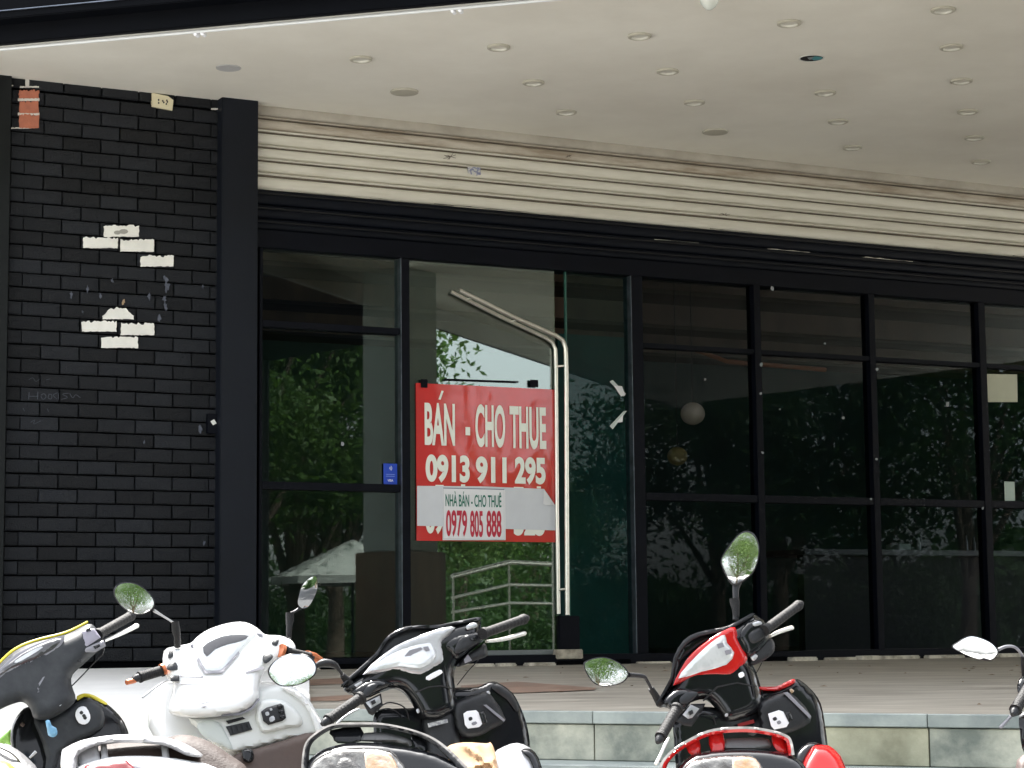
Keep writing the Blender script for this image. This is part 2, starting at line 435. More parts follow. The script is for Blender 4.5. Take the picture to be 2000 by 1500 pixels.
# interior column with timber base, counter, pipe, ball lamps: things inside
pp = thing('interior_pipe', 'orange pipe running along the ceiling inside the right windows', 'pipe', FP(6, 3, ZS - .9))
def inp(px, py, w): s_, z_ = sz(px, py, w); return FP(s_, w, z_)
tube('pipe_run', [inp(1355, 682, 3), inp(1420, 706, 3), inp(1612, 722, 3)], .022, mat('orange_pipe', (.38, .10, .025), .5), pp, seg=8)
m_lampc = mat('paper_lampshade', (.75, .55, .38), .7, var=.1)
for i, (x, y, r_, l, m_) in enumerate([(1353, 808, 24, 'round cream ball lamp seen through the glass above the yellow one', m_lampc),
                                   (1323, 891, 20, 'small dull yellow ball lamp seen through the glass below the cream one', mat('yellow_lampshade', (.42, .28, .09), .6))]):
    w_ = .16; c0 = inp(x, y, w_); rr = r_ * c0.y / FPX
    lp = thing('ball_lamp', l, 'lamp', c0, 'ball lamps inside the shop')
    bm = bmesh.new(); bmesh.ops.create_uvsphere(bm, u_segments=24, v_segments=14, radius=rr)
    for v in bm.verts: v.co.z *= .92
    me = bpy.data.meshes.new('lamp_shade'); bm.to_mesh(me); bm.free(); me.shade_smooth(); me.materials.append(m_)
    o = bpy.data.objects.new('lamp_shade', me); C.objects.link(o); o.parent = lp
    tube('lamp_cord', [c0 + Vector((0, 0, rr * .9)), Vector((c0.x, c0.y, ZS - .26))], .004, m_dark, lp, seg=6)
ct = thing('shop_counter', 'long dark counter with small pale items seen inside the right windows', 'counter', inp(1800, 1250, 3))
sA, sB = sz(1560, 1080, 3)[0], sz(2150, 1080, 3)[0]; zt = sz(1800, 1075, 3)[1]
fbox('counter_top', sA, sB, 2.9, 3.7, zt - .05, zt, mat('counter_stone', (.05, .055, .055), .3), ct, bevel=.006)
fbox('counter_front', sA + .05, sB, 3, 3.1, ZI, zt - .05, m_dark, ct)
for x, wd, hg, cl, nm in [(1755, 30, 14, (.35, .45, .40), 'paper_box'), (1795, 9, 28, (.5, .55, .5), 'bottle'), (1888, 7, 34, (.3, .35, .35), 'bottle'), (1903, 7, 30, (.25, .3, .3), 'bottle')]:
    s_, _ = sz(x, 1075, 3.2); dz = 3.2 + 15; hw = wd / 2 * 19 / FPX; hh = hg * 19 / FPX
    t_ = 'pale flat paper box lying on the dark shop counter' if nm == 'paper_box' else ['', 'pale upright bottle on the counter next to the flat box', 'tall dim bottle on the counter, left of the end pair', 'tall dim bottle on the counter, right of the end pair'][[1755, 1795, 1888, 1903].index(x)]
    if nm == 'bottle':
        c0 = FP(s_, 3.2, zt)
        prof = [(0, hw), (hh * .6, hw), (hh * .75, hw * .45), (hh, hw * .4)]
        o = tube('bottle', [c0 + Vector((0, 0, h)) for h, _ in prof], [r for _, r in prof], mat('bottle_%d' % x, cl, .3), seg=12, loc=c0)
        tag(o, t_, 'bottle', 'bottles on the counter')
    else:
        o = fbox('paper_box', s_ - hw, s_ + hw, 3.1, 3.3, zt, zt + hh, mat('pale_card', cl, .7), bevel=.004, loc=FP(s_, 3.2, zt)); tag(o, t_, 'box')

# ------------------------------------------------------------------ brick wall
sW0, sW1 = sz(15, 600)[0], sz(431, 600)[0]
bw = thing('brick_wall', 'black painted brick wall with peeled white and red patches left of the column', 'wall', FP((sW0 + sW1) / 2, 0, 0))
fbox('mortar_bed', sW0 - .02, sW1 + .05, .012, .16, ZP - .3, ZS + .02, m_mortar, bw)
zref = sz(200, 475)[1]; CO = (sz(236, 453)[1] - sz(232, 670)[1]) / 8; BL = .246
srefb = sz(231, 475)[0]
zref = sz(195, 475)[1]
protos = []
for k in range(8):
    rr = random.Random(k)
    L_, H_, D_ = 1, 1, .02
    vs = []; nx = 5
    # back rim, front rim (chamfered), gently uneven front face
    c8 = [(-.5, -.5), (.5, -.5), (.5, .5), (-.5, .5)]
    back = [(x * .972, .02, z * .89) for x, z in c8]
    mid = [(x * .972 + rr.uniform(-.004, .004), -.001, z * .89 + rr.uniform(-.02, .02)) for x, z in c8]
    fr = [(x * .945 + rr.uniform(-.006, .006), -.008 + rr.uniform(-.003, .003), z * .76 + rr.uniform(-.03, .03)) for x, z in c8]
    ctr = [(rr.uniform(-.25, -.1), -.008 - rr.uniform(.001, .005), rr.uniform(-.15, .15)), (rr.uniform(.1, .25), -.008 - rr.uniform(.0, .005), rr.uniform(-.15, .15))]
    vs = back + mid + fr + ctr
    fs = [(0, 1, 5, 4), (1, 2, 6, 5), (2, 3, 7, 6), (3, 0, 4, 7), (4, 5, 9, 8), (5, 6, 10, 9), (6, 7, 11, 10), (7, 4, 8, 11),
          (8, 9, 13), (8, 13, 12), (9, 10, 13), (10, 11, 12), (10, 12, 13), (11, 8, 12)]
    me = bpy.data.meshes.new('brick'); me.from_pydata(vs, [], fs); me.materials.append(m_black); protos.append(me)
bb = base(bw); rows = 0
Mf = Matrix(((T.x, W.x, 0), (T.y, W.y, 0), (0, 0, 1)))
r2 = random.Random(3)
row = -46
while True:
    row += 1
    zc = zref - CO * row * -1 * -1
    zc = zref + CO * row
    if zc - CO / 2 < ZP - .01: continue
    if zc - CO * .3 > ZS: break
    offs = 0 if row % 2 == 0 else .5
    k0 = int((sW0 - srefb) / BL) - 2
    for k in range(k0, k0 + 12):
        a0 = srefb + (k + offs) * BL; a1 = a0 + BL
        a0, a1 = max(a0, sW0), min(a1, sW1)
        if a1 - a0 < .03: continue
        me = r2.choice(protos)
        o = bpy.data.objects.new('brick', me); C.objects.link(o); o.parent = bw
        o.location = FP((a0 + a1) / 2, r2.uniform(-.002, .002), min(zc, ZS)) - bb
        o.rotation_euler = (0, 0, YF); o.scale = (a1 - a0, 1, CO * (1 if zc + CO / 2 < ZS else .8))
# peeled patches
m_white = mat('bare_white_plaster', (.80, .79, .74), .8, var=.06, vscale=12, bump=.4, bscale=60)
m_redb = mat('bare_red_brick', (.50, .17, .10), .85, col2=(.40, .14, .09), vscale=18, bump=.4, bscale=70)
m_joint = mat('pale_mortar_joint', (.62, .60, .56), .85)
def patch(name, x0, y0, x1, y1, m, amp=1.7, rounded=0, w=-.0152, th=.010):
    return fpoly(name, [sz(x, y) for x, y in ragged(x0, y0, x1, y1, amp, 19, rounded=rounded)], w, th, m, bw)
for q in [(202, 441, 270, 463), (161, 464, 229, 485), (234, 469, 300, 492), (273, 500, 338, 521), (159, 628, 226, 648), (235, 632, 300, 655), (197, 659, 268, 680)]:
    patch('peeled_patch', *q, m_white)
patch('peeled_patch', 199, 601, 260, 624, m_white, rounded=.75)
m_spot = mat('grey_plaster_stain', (.35, .34, .31), .8)
for x, y, w_, h_ in [(228, 455, 7, 4), (240, 453, 9, 5)]:
    fpoly('stain', [sz(x + w_ * math.cos(a), y + h_ * math.sin(a)) for a in np.linspace(0, 6.28, 10)[:-1]], -.0158, .0008, m_spot, bw)
for q, m_ in [((36, 177, 75, 193), m_redb), ((37, 199, 74, 222), m_redb), ((36, 225, 75, 251), m_redb)]:
    patch('peeled_patch', *q, m_, 2.2)
for q in [(34, 193, 76, 198), (34, 221, 76, 226), (50, 199, 55, 222), (49, 150, 56, 172), (38, 169, 75, 172), (16, 250, 60, 252), (412, 212, 429, 215), (18, 167, 25, 169)]:
    patch('bare_joint', *q, m_joint, .5, w=-.0145, th=.012)
# chalk scrawl, scuffs
m_chalk = mat('faded_chalk', (.075, .08, .10), .9)
def scrawl(name, strokes, th=.7):
    V = []
    for stt in strokes:
        pts = [inp(x, y, -.014) for x, y in cat(stt, 4)]
        V.append(tubegeo(pts, th * .0033, 5))
    v, f = join(*V); return mesh(name, v, f, m_chalk, bw)
scrawl('chalk_scrawl', [[(57, 766), (56, 780)], [(57, 774), (75, 774)], [(74, 765), (73, 780)], [(80, 772), (86, 769), (90, 775), (84, 780), (80, 774)], [(95, 770), (101, 771), (100, 779), (94, 777), (96, 770)],
                        [(112, 767), (104, 772), (111, 779)], [(114, 768), (114, 780)], [(134, 768), (122, 770), (132, 776), (120, 780)], [(136, 768), (142, 777), (148, 771), (157, 777)]])
scrawl('chalk_scrawl', [[(60, 825), (68, 820), (66, 828), (80, 822)], [(56, 742), (64, 738), (70, 745), (78, 740)], [(90, 742), (98, 740)], [(45, 797), (48, 803)], [(92, 798), (95, 804)]], .5)
m_scuff = mat('pale_scuff', (.085, .095, .125), .8, var=.3, vscale=40)
r6 = random.Random(11)
for x, y, q in [(323, 545, 7), (325, 560, 8), (320, 585, 7), (322, 600, 6), (170, 565, 5), (138, 577, 5), (195, 578, 4), (290, 580, 5), (218, 548, 4), (240, 590, 5), (310, 622, 5), (160, 610, 3), (390, 838, 6), (395, 560, 3), (410, 826, 5), (397, 1060, 4), (280, 864, 3)]:
    pts = [sz(x + q * r6.uniform(.15, .9) * math.cos(a), y + q * r6.uniform(.3, 1.7) * math.sin(a)) for a in np.linspace(0, 6.28, 15)[:-1]]
    fpoly('scuff', pts, -.0165, .008, mat('tan_scuff', (.38, .27, .17), .8) if q == 5 and x in (240,) else m_scuff, bw)
# cream socket plate
s0_, z0_ = sz(297, 184); s1_, z1_ = sz(337, 214)
sk = thing('socket_plate', 'cream electrical plate with small holes high on the black brick wall', 'socket', FP((s0_ + s1_) / 2, -.02, z1_))
m_cream = mat('cream_plastic', (.72, .66, .46), .45, var=.08)
pl_ = [sz(297, 182, -.02), sz(327, 188, -.02), sz(338, 196, -.02), sz(336, 216, -.02), sz(297, 208, -.02)]
fpoly('plate', pl_, -.028, .03, m_cream, sk)
for x, y in [(310, 195), (310, 201), (320, 200), (318, 197), (326, 196), (325, 203), (327, 199)]:
    fpoly('hole', [sz(x + 1.6 * math.cos(a), y + 2 * math.sin(a), -.03) for a in np.linspace(0, 6.28, 8)[:-1]], -.0295, .002, m_dark, sk)
sk2 = thing('junction_box', 'small black junction box at the edge of the brick wall beside the column', 'electrical box', inp(413, 828, -.03))
fpoly('box_body', [sz(402, 809), sz(424, 810), sz(424, 848), sz(402, 847)], -.04, .05, m_frame, sk2)
fpoly('broken_label', [sz(407, 824), sz(414, 820), sz(419, 828), sz(412, 832)], -.042, .002, m_white, sk2)

# ------------------------------------------------------------------ column and left pilaster
sC0, sC1 = sz(431, 700, -.1)[0], sz(503, 700, -.1)[0]
colm = fbox('column', sC0, sC1, -.10, .25, ZP - .3, ZS + .01, m_column, bevel=.006, loc=FP((sC0 + sC1) / 2, 0, ZP)); tag(colm, 'smooth black square column between the brick wall and the glass front', 'column')
sP = sz(14, 700, -.05)[0]
pil = fbox('pilaster', sP - 1.6, sP, -.05, .25, ZP - .3, ZS + .01, mat('dark_grey_pilaster', srgb(20, 23, 24), .6, spec=.2, var=.15, vscale=3), bevel=.006, loc=FP(sP - .8, 0, ZP)); tag(pil, 'dark grey pilaster cut by the left edge beside the brick wall', 'pilaster')

# ------------------------------------------------------------------ roller shutter
sS0, sS1 = sC1 - .01, 15.4
zz = [sz(505, y)[1] for y in (203, 224, 250, 280, 306, 334, 368, 398, 425, 449)]
sh = thing('roller_shutter', 'half lowered roller shutter painted cream above and black below', 'shutter', FP(3, 0, zz[-1]))
m_sw = mat('cream_shutter_paint', (.71, .69, .61), .5, col2=(.56, .53, .45), vscale=3, bump=.12, bscale=8, stretch=(.35, 1, 6), thr=(.45, .78))
m_sg = mat('grimy_shutter_paint', (.54, .50, .43), .7, col2=(.33, .275, .21), vscale=3.2, bump=.2, bscale=20, stretch=(.6, 1, 5), thr=(.38, .62))
m_sg2 = mat('dusty_shutter_hood', (.50, .47, .41), .7, col2=(.36, .33, .28), vscale=3, bump=.2, bscale=20)
m_sb = mat('black_shutter_paint', (.003, .0045, .009), .5, spec=.16, var=.2, vscale=6, stretch=(.3, 1, 4))
def slat(name, z1, z0, m, w=0.0):
    h = z1 - z0; prof = []
    # rolled slat: rounded lip on top, recess, gently bowed face
    for f, q in [(0, .012), (.02, -.004), (.08, -.010), (.13, -.008), (.16, .016), (.25, .018), (.28, .002), (.34, -.004), (.5, -.008), (.7, -.007), (.86, -.003), (.93, .006), (1, .02)]:
        prof.append((z1 - h * f, w + q))
    vs, fs = [], []; n = len(prof)
    for s in (sS0, sS1):
        vs += [FP(s, q, z) for z, q in prof] + [FP(s, w + .03, prof[-1][0]), FP(s, w + .03, prof[0][0])]
    n += 2
    fs = [(i, i + 1, i + 1 + n, i + n) for i in range(n - 1)] + [(n - 1, 0, n, 2 * n - 1), tuple(range(n))[::-1], tuple(range(n, 2 * n))]
    return mesh(name, vs, fs, m, sh, smooth=50, recalc=True)
mm = [m_sg2, m_sg, m_sw, m_sw, m_sw, m_sw, m_sb, m_sb, m_sb]
for i in range(9):
    slat('slat', zz[i] + (.03 if i == 0 else 0), zz[i + 1] + .001, mm[i], w=.02 - .012 * (i == 0))
m_grv = mat('shade_and_grime_in_slat_joint', (.13, .11, .085), .8, var=.4, vscale=5, stretch=(.4, 1, 1)); m_grb = mat('shade_in_slat_joint', (.004, .004, .005), .6)
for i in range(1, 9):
    h = zz[i] - zz[i + 1]; fbox('slat_joint_shade', sS0, sS1, .026, .05, zz[i] - h * .25, zz[i] - h * .15, m_grv if i < 6 else m_grb, sh)  # dark strips put groove shade into the colour, tinted like dirt
zb0, zb1 = sz(505, 484)[1], sz(505, 449)[1]
# ragged paint line and chipped cream streaks on the black slats
r8 = random.Random(8)
for i in range(15):
    s = r8.uniform(sS0, 7); l = r8.uniform(.05, .5)
    row_ = r8.choice([0, 0, 0, 1]); zc = zz[6] + .004 if row_ == 0 else zz[7] - .006
    up = r8.random() < .5
    pts = [(s + l * t, zc + (r8.uniform(.0, .005) * (1 if up else -1))) for t in np.linspace(0, 1, 6)] + [(s + l * t, zc) for t in np.linspace(1, 0, 4)]
    fpoly('paint_chip', pts, .0085, .004, m_sb if (up and row_ == 0) else m_sw, sh)
# blue stamped sticker, cobweb smudges on the cream slats
stk = fpoly('shutter_sticker', [sz(914, 325), sz(939, 327), sz(940, 341), sz(932, 343), sz(930, 338), sz(926, 342), sz(915, 338)], .0065, .002, mat('faded_blue_print', (.22, .24, .38), .7, col2=(.6, .6, .58), vscale=60, thr=(.45, .55)), loc=inp(926, 333, 0))
tag(stk, 'torn faded blue sticker on the cream part of the shutter', 'sticker')
V = []
for px, py, sc_ in [(880, 306, 16), (1110, 305, 8), (1415, 420, 10)]:
    for k in range(9):
        a = r8.uniform(0, 6.28); r_ = sc_ * r8.uniform(.4, 1)
        V.append(tubegeo([inp(px, py, .005), inp(px + r_ * math.cos(a) * 1.2, py + r_ * .6 * math.sin(a), .004)], .0016, 4))
v, f = join(*V); tag(mesh('cobweb', v, f, mat('dirty_cobweb', (.12, .10, .08), .9), sh), kind='stuff')

# ------------------------------------------------------------------ glass shopfront
zt0 = zb0 + .002
sf = thing('glass_shopfront', 'black framed glass shopfront with tall panes under the shutter', 'shopfront', FP(4, 0, ZP))
fbox('head_beam', sS0, sS1, -.035, .14, zb0, zb1 - .002, m_frame, sf, bevel=.004)
zsill = sz(640, 1243)[1]
fbox('sill', sC1, sS1, -.04, .10, ZP - .02, ZP + .07, m_frame, sf, bevel=.004)
zb_ = ZP + .072
def mull(x0, x1, z0=None, z1=None, d0=-.035, d1=.07, name='mullion', edge=False):
    a = sz(x0, 800)[0]; b = sz(x1, 800)[0]
    fbox(name, a, b, d0, d1, z0 if z0 is not None else zb_, z1 if z1 is not None else zb0 - .002, m_frame, sf, bevel=.003)
    if edge: fbox('edge_strip', a - .007, a - .002, d0 - .004, d1, zb_, zb0 - .002, m_metal_edge, sf)
    return a, b
def transom(x0, x1, py, hpx, ref):
    a, b = sz(x0, 800)[0], sz(x1, 800)[0]; z = sz(ref, py)[1]; h = hpx * 13.9 / FPX / 2
    fbox('transom', a, b, -.03, .06, z - h, z + h, m_frame, sf, bevel=.003)
    return z
m1 = mull(781, 797, edge=True); m2 = mull(1232, 1254, edge=True); m3 = mull(1472, 1485); m4 = mull(1697, 1709); m5 = mull(1912, 1925)
m0 = mull(503, 509)
mA = mull(2160, 2174); mB = mull(2420, 2434)
tz1 = transom(509, 778, 640, 13, 640); tz2 = transom(509, 778, 951, 15, 640)
for a, b in ((1254, 1472), (1485, 1697), (1709, 1912), (1925, 2160), (2174, 2420)):
    transom(a, b, 681, 10, 1360); 
    tz4 = transom(a, b, 972, 16, 1360)
g_left = glassmat('clear_reflective_glass', (.76, .84, .82), .01, .85, .004)
g_door = glassmat('door_glass', (.62, .72, .69), .12, .7, .004)
g_side = glassmat('teal_side_glass', (.62, .78, .77), .0, .26, .003)
g_right = glassmat('dark_tinted_glass', (.62, .66, .70), .0, .21, .004)
def pane(name, x0, x1, za, zc, g, parent=sf, w=.012):
    a = sz(x0, 800)[0] if x0 else x0; b = sz(x1, 800)[0]
    return fbox(name, a, b, w, w + .008, za, zc, g, parent)
for za, zc in ((zb_, tz2), (tz2, tz1), (tz1, zb0)):
    pane('pane', 507, 783, za + .004, zc - .004, g_left)
for a, b in ((1252, 1474), (1483, 1699), (1707, 1914), (1923, 2162), (2172, 2422)):
    z3 = sz(1360, 681)[1]
    for za, zc in ((zb_, tz4), (tz4, z3), (z3, zb0)):
        pane('pane', a, b, za + .004, zc - .004, g_right)
pane('pane', 1112, 1234, zb_, zb0, g_side)
fbox('pane_edge', sz(1108, 800)[0], sz(1111, 800)[0], .01, .03, zb_, zb0 - .002, mat('green_glass_edge', (.03, .10, .08), .15), sf)
# glass door leaf with its two bent pull bars
door = thing('glass_door', 'frameless glass door with long bent steel pull bars and the red banner', 'door', FP(sz(950, 800)[0], 0, ZP))
zd0 = ZP + .105
pane('door_pane', 799, 1086, zd0, zb0 - .006, g_door, door, .004)
fbox('bottom_rail', sz(799, 800)[0], sz(1086, 800)[0], -.004, .024, ZP + .072, zd0, mat('grey_patch_rail', (.20, .22, .23), .3, metal=.6), door, bevel=.003)
m_steel = mat('brushed_steel', (.78, .75, .68), .36, metal=1, var=.06, vscale=20)
def barpath(x, w): return [inp(a, b, w) for a, b in x]
tube('pull_bar', barpath([(897, 567), (1000, 618), (1085, 655), (1099, 664), (1105, 680), (1106, 720), (1107, 1000), (1108, 1201)], -.085), .0155, m_steel, door, seg=12)
tube('pull_bar', barpath([(881, 570), (980, 620), (1066, 660), (1079, 669), (1085, 682), (1086, 720), (1088, 1000), (1091, 1199)], -.022), .0140, m_steel, door, seg=12)
for (x0, y0, x1, y1) in ((924, 581, 912, 586), (1012, 624, 998, 629), (1105, 714, 1086, 716), (1108, 1150, 1090, 1152)):
    tube('bar_standoff', [inp(x0, y0, -.085), inp(x1, y1, -.022)], .009, m_steel, door, seg=8)
db = fbox('floor_block', sz(1080, 1265)[0], sz(1131, 1265)[0], -.06, .02, ZP + .04, ZP + .105, mat('stained_cream_block', (.50, .45, .36), .7, col2=(.18, .16, .13), vscale=12, thr=(.4, .7), bump=.3), bevel=.006, loc=inp(1105, 1272, 0)); tag(db, 'stained cream floor block at the foot of the door bars', 'block')
fbox('floor_closer', sz(1084, 800)[0], sz(1124, 800)[0], -.02, .05, ZP + .107, sz(1105, 1203)[1], m_frame, door, bevel=.005)

# papers, tape, stickers on the glass
m_paper = mat('white_paper', (.66, .68, .72), .7, var=.04, vscale=6, bump=.25, bscale=7)
m_paper2 = mat('clean_white_paper', (.80, .80, .82), .6, bump=.15, bscale=7)
m_red = mat('glossy_red_vinyl', (.60, .014, .012), .36, var=.08, vscale=5, bump=.5, bscale=7, coat=.9, coatior=1.62)
m_let = mat('off_white_lettering', (.86, .88, .80), .4, coat=.2)
def rectp(x0, y0, x1, y1, w): s0, zt = sz(x0, y0, w); s1, zb = sz(x1, y1, w); return [(s0, zb), (s1, zb), (s1, zt), (s0, zt)]
ban = thing('banner', 'red for-sale banner with white letters and a phone number on the glass door', 'banner', inp(948, 1058, 0))
s0, zt_ = sz(812, 748, -.004); s1, _ = sz(1084, 757, -.004); _, zb2 = sz(812, 1056, -.004)
nx, ny = 40, 46; vs = []; fs = []; r9 = random.Random(2)
wr = [(r9.uniform(0, 1), r9.uniform(0, 1), r9.uniform(0, 3.14), r9.uniform(.2, .5)) for _ in range(16)]
def wrinkle(u, v):
    h = 0
    for a, b, an, l in wr:
        du, dv = u - a, v - b; al = du * math.cos(an) + dv * math.sin(an); ac = -du * math.sin(an) + dv * math.cos(an)
        h += .0018 * math.exp(-(ac / .012) ** 2 - (al / l) ** 2)
    return h
for i in range(nx + 1):
    for j in range(ny + 1):
        u, v = i / nx, j / ny
        vs.append(FP(s0 + (s1 - s0) * u, -.006 - wrinkle(u, v) * .6, zb2 + (zt_ - zb2) * v))
n0 = len(vs); vs += [FP(s0, -.002, zb2), FP(s1, -.002, zb2), FP(s1, -.002, zt_), FP(s0, -.002, zt_)]
for i in range(nx):
    for j in range(ny):
        k = i * (ny + 1) + j; fs.append((k, k + ny + 1, k + ny + 2, k + 1))
fs.append((n0 + 3, n0 + 2, n0 + 1, n0))
mesh('vinyl_sheet', vs, fs, m_red, ban, smooth=60)
for tx, rc, bo in [('BAN', (829, 786, 888, 869), .03), ('-', (909, 834, 918, 850), .02), ('CHO', (928, 789, 986, 873), .03), ('THUE', (995, 793, 1066, 876), .03),
               ('0913', (831, 887, 917, 942), .045), ('911', (929, 891, 989, 944), .045), ('295', (1005, 892, 1065, 946), .045),
               ('09', (831, 990, 866, 1043), .045), ('525', (1003, 992, 1064, 1046), .045)]:
    lettering('lettering', tx, rc, -.0125, m_let, ban, bo)
fpoly('lettering', [sz(862, 763, -.009), sz(866, 764, -.009), sz(860, 781, -.009), sz(856, 780, -.009)], -.0130, .001, m_let, ban)
# covered second line: only the tips of its accents peep out above the paper strip
for a_ in ((850, 947, 866, 950), (900, 946, 908, 950), (1003, 951, 1022, 954), (1048, 950, 1056, 954)):
    fpoly('lettering', rectp(*a_, -.009), -.0130, .001, m_let, ban)
for q in ((820, 741, 833, 758), (1033, 742, 1049, 757)):
    a_, zt9 = sz(q[0], q[1]); b_, zb9 = sz(q[2], q[3]); fbox('clip', a_, b_, -.02, -.0125, zb9, zt9, m_frame, ban, bevel=.002)
tube('hanging_rod', [inp(868, 741, -.012), inp(1012, 746, -.012)], .006, m_frame, ban, seg=8)
stp = thing('paper_strip', 'blank white paper strip with a curled corner pasted across the red banner', 'paper', inp(948, 1030, -.012))
fpoly('sheet', [sz(x, y, -.01) for x, y in [(814, 949), (940, 950), (1062, 955), (1085, 989), (1084, 1036), (985, 1033), (868, 1028), (814, 1027)]], -.0155, .0012, m_paper, stp)
vs = [inp(1062, 955, -.016), inp(1085, 989, -.016), inp(1078, 986, -.024), inp(1066, 987, -.03), inp(1061, 984, -.03), inp(1062, 972, -.022)]
mesh('curled_corner', vs, [(0, 1, 2, 3, 4, 5)], m_paper2, stp)
pst = thing('poster', 'small white notice with green words and a red phone number over the paper strip', 'notice', inp(925, 1055, -.014))
fpoly('sheet', [sz(x, y, -.013) for x, y in [(864, 952), (986, 957), (987, 1055), (864, 1055)]], -.0185, .0015, m_paper2, pst)
m_gtx = mat('dark_green_print', (.0, .15, .10), .5); m_rtx = mat('crimson_print', (.50, .02, .05), .5)
m_line = mat('grey_print_line', (.2, .22, .28), .6)
lettering('lettering', 'NHÀ BÁN - CHO THUÊ', (870, 959, 979, 989), -.019, m_gtx, pst, .012)
for tx, rc in (('0979', (871, 996, 912, 1048)), ('805', (918, 997, 943, 1049)), ('888', (950, 997, 979, 1049))):
    lettering('lettering', tx, rc, -.019, m_rtx, pst, .025)
for q in ((865.5, 954, 985, 955), (865.5, 1052.5, 985, 1053.5), (865.5, 955, 866.4, 1053), (984.2, 957, 985, 1053)):
    fpoly('border_line', rectp(*q, -.019), -.0192, .0006, m_line, pst)
vz = thing('payment_sticker', 'small blue contactless card payment sticker by the door jamb', 'sticker', inp(762, 946, 0))
fpoly('sheet', rectp(749, 905, 776, 946, -.001), -.0005, .001, mat('bright_blue_vinyl', (.012, .06, .48), .4), vz)
m_wp = mat('sticker_white', (.85, .86, .9), .5)
lettering('lettering', 'VISA', (757, 936, 768, 940.5), -.001, m_wp, vz, .02)
for r_ in (2, 4.2, 6.4):
    tube('wave_mark', [inp(759 + r_ * math.cos(a), 914.5 - r_ * math.sin(a), -.0015) for a in np.linspace(-.8, .8, 7)], .0016, m_wp, vz, seg=5)
for y in (926, 929.5): fpoly('print_line', rectp(754, y, 771, y + 1.4, -.001), -.0012, .0005, mat('pale_blue_print', (.25, .35, .75), .5), vz)
m_tape = mat('pale_tape', (.55, .62, .60), .5, var=.1, vscale=20)
for l, pts, pc in (('short strip of pale tape slanting down on the narrow teal pane, above the other', [(1192, 745), (1198, 742), (1224, 769), (1219, 774)], [(1200, 753), (1216, 754), (1222, 772), (1214, 774)]),
                ('short strip of pale tape slanting up on the narrow teal pane, below the other', [(1192, 832), (1219, 803), (1226, 802), (1198, 838)], [(1205, 824), (1218, 810), (1217, 824), (1208, 825)])):
    tp = thing('tape_strip', l, 'tape', inp(1208, 760 if pts[0][1] < 800 else 820, 0), 'crossed tape on the narrow pane')
    fpoly('tape', [sz(x, y) for x, y in pts], .009, .001, m_tape, tp); fpoly('tape', [sz(x, y) for x, y in pc], .0075, .0012, m_paper2, tp)
for nm, l, q, m_ in (('paper_sheet', 'square cream paper taped to the far right pane', (1928, 730, 1988, 785), mat('cream_paper', (.52, .53, .42), .7, var=.06, vscale=4, bump=.2, bscale=9)),
                 ('paper_note', 'small pale green note on the far right pane below the square paper', (1963, 940, 1983, 978), mat('pale_green_paper', (.45, .55, .50), .7))):
    o = fpoly(nm, [sz(q[0], q[1]), sz(q[2], q[1] + 1), sz(q[2] + 1, q[3]), sz(q[0] + 1, q[3])], .009, .001, m_, loc=inp(q[0], q[3], 0)); tag(o, l, 'paper')
r10 = random.Random(4)
sp_ = thing('paper_scraps', None, None, inp(1640, 900, 0), kind='stuff')
V = []
for x, y, q in [(1642, 817, 4), (1482, 713, 4), (1484, 885, 3), (1706, 897, 3), (1696, 975, 3), (665, 868, 5), (628, 655, 0), (1914, 993, 3), (1503, 565, 5), (1606, 672, 3), (1372, 742, 3), (1708, 722, 4), (1481, 770, 3), (1760, 870, 0), (1845, 790, 5), (1518, 800, 2)]:
    if q: 
        n_v = 6; pts = [sz(x + q * r10.uniform(.5, 1) * math.cos(a), y + q * r10.uniform(.6, 1.2) * math.sin(a)) for a in np.linspace(0, 6.28, n_v + 1)[:-1]]
        V.append(([FP(s_, -.037, z_) for s_, z_ in pts] + [FP(s_, -.034, z_) for s_, z_ in pts], [tuple(range(n_v)), tuple(range(n_v, 2 * n_v))] + [(i, (i + 1) % n_v, (i + 1) % n_v + n_v, i + n_v) for i in range(n_v)]))
v, f = join(*V); o = mesh('scrap', v, f, mat('grubby_scrap_paper', (.26, .28, .30), .8), sp_, recalc=True); o['kind'] = 'stuff'

# ------------------------------------------------------------------ canopy: soffit, fascia, tube lamp, downlights
cv = 11.155
def gp(u, v, z): q = GU * u + GV * v; return Vector((q.x, q.y, z))
uL = FP(-4.2, 0, 0).dot(GU)
cv = 11.155 * (HS - .2) / HS; ZL = ZS - .2
cl, cr = gp(-9.0, cv, 0), gp(14, cv, 0)
b0, b1 = FP(-6.0, .16, 0), FP(15.8, .16, 0)
def lineint(p, d, q, e):
    den = d.x * e.y - d.y * e.x; t = ((q.x - p.x) * e.y - (q.y - p.y) * e.x) / den; return p + d * t
corner = lineint(cl, GU, b0, T)          # canopy tapers to nothing where its edge meets the wall line
can = thing('canopy', 'cream plastered canopy soffit with black fascia over the shop entrance', 'canopy', (0, 12, ZS))
sCut = FP(-1.75, 0, 0)
poly = [corner, cr, b1]
prism('soffit', [(p.x, p.y) for p in poly], ZS, ZS + .06, m_soffit, can)
prism('canopy_core', [(p.x, p.y) for p in [corner + GV * .02, cr + GV * .02, b1]], ZS + .062, ZS + .9, m_black, can)
def gbox(name, u0, u1, v0, v1, z0, z1, m, parent, bevel=0):
    vs = [gp(u, v, z) for z in (z0, z1) for u, v in ((u0, v0), (u1, v0), (u1, v1), (u0, v1))]
    return mesh(name, vs, BOXF, m, parent, bevel=bevel, smooth=30 if bevel else False)
u0_, u1_ = corner.dot(GU), 14
gbox('edge_channel', u0_, u1_, cv - .05, cv - .003, ZL - .006, ZS + .03, mat('grey_drip_channel', (.42, .42, .40), .5), can, .004)
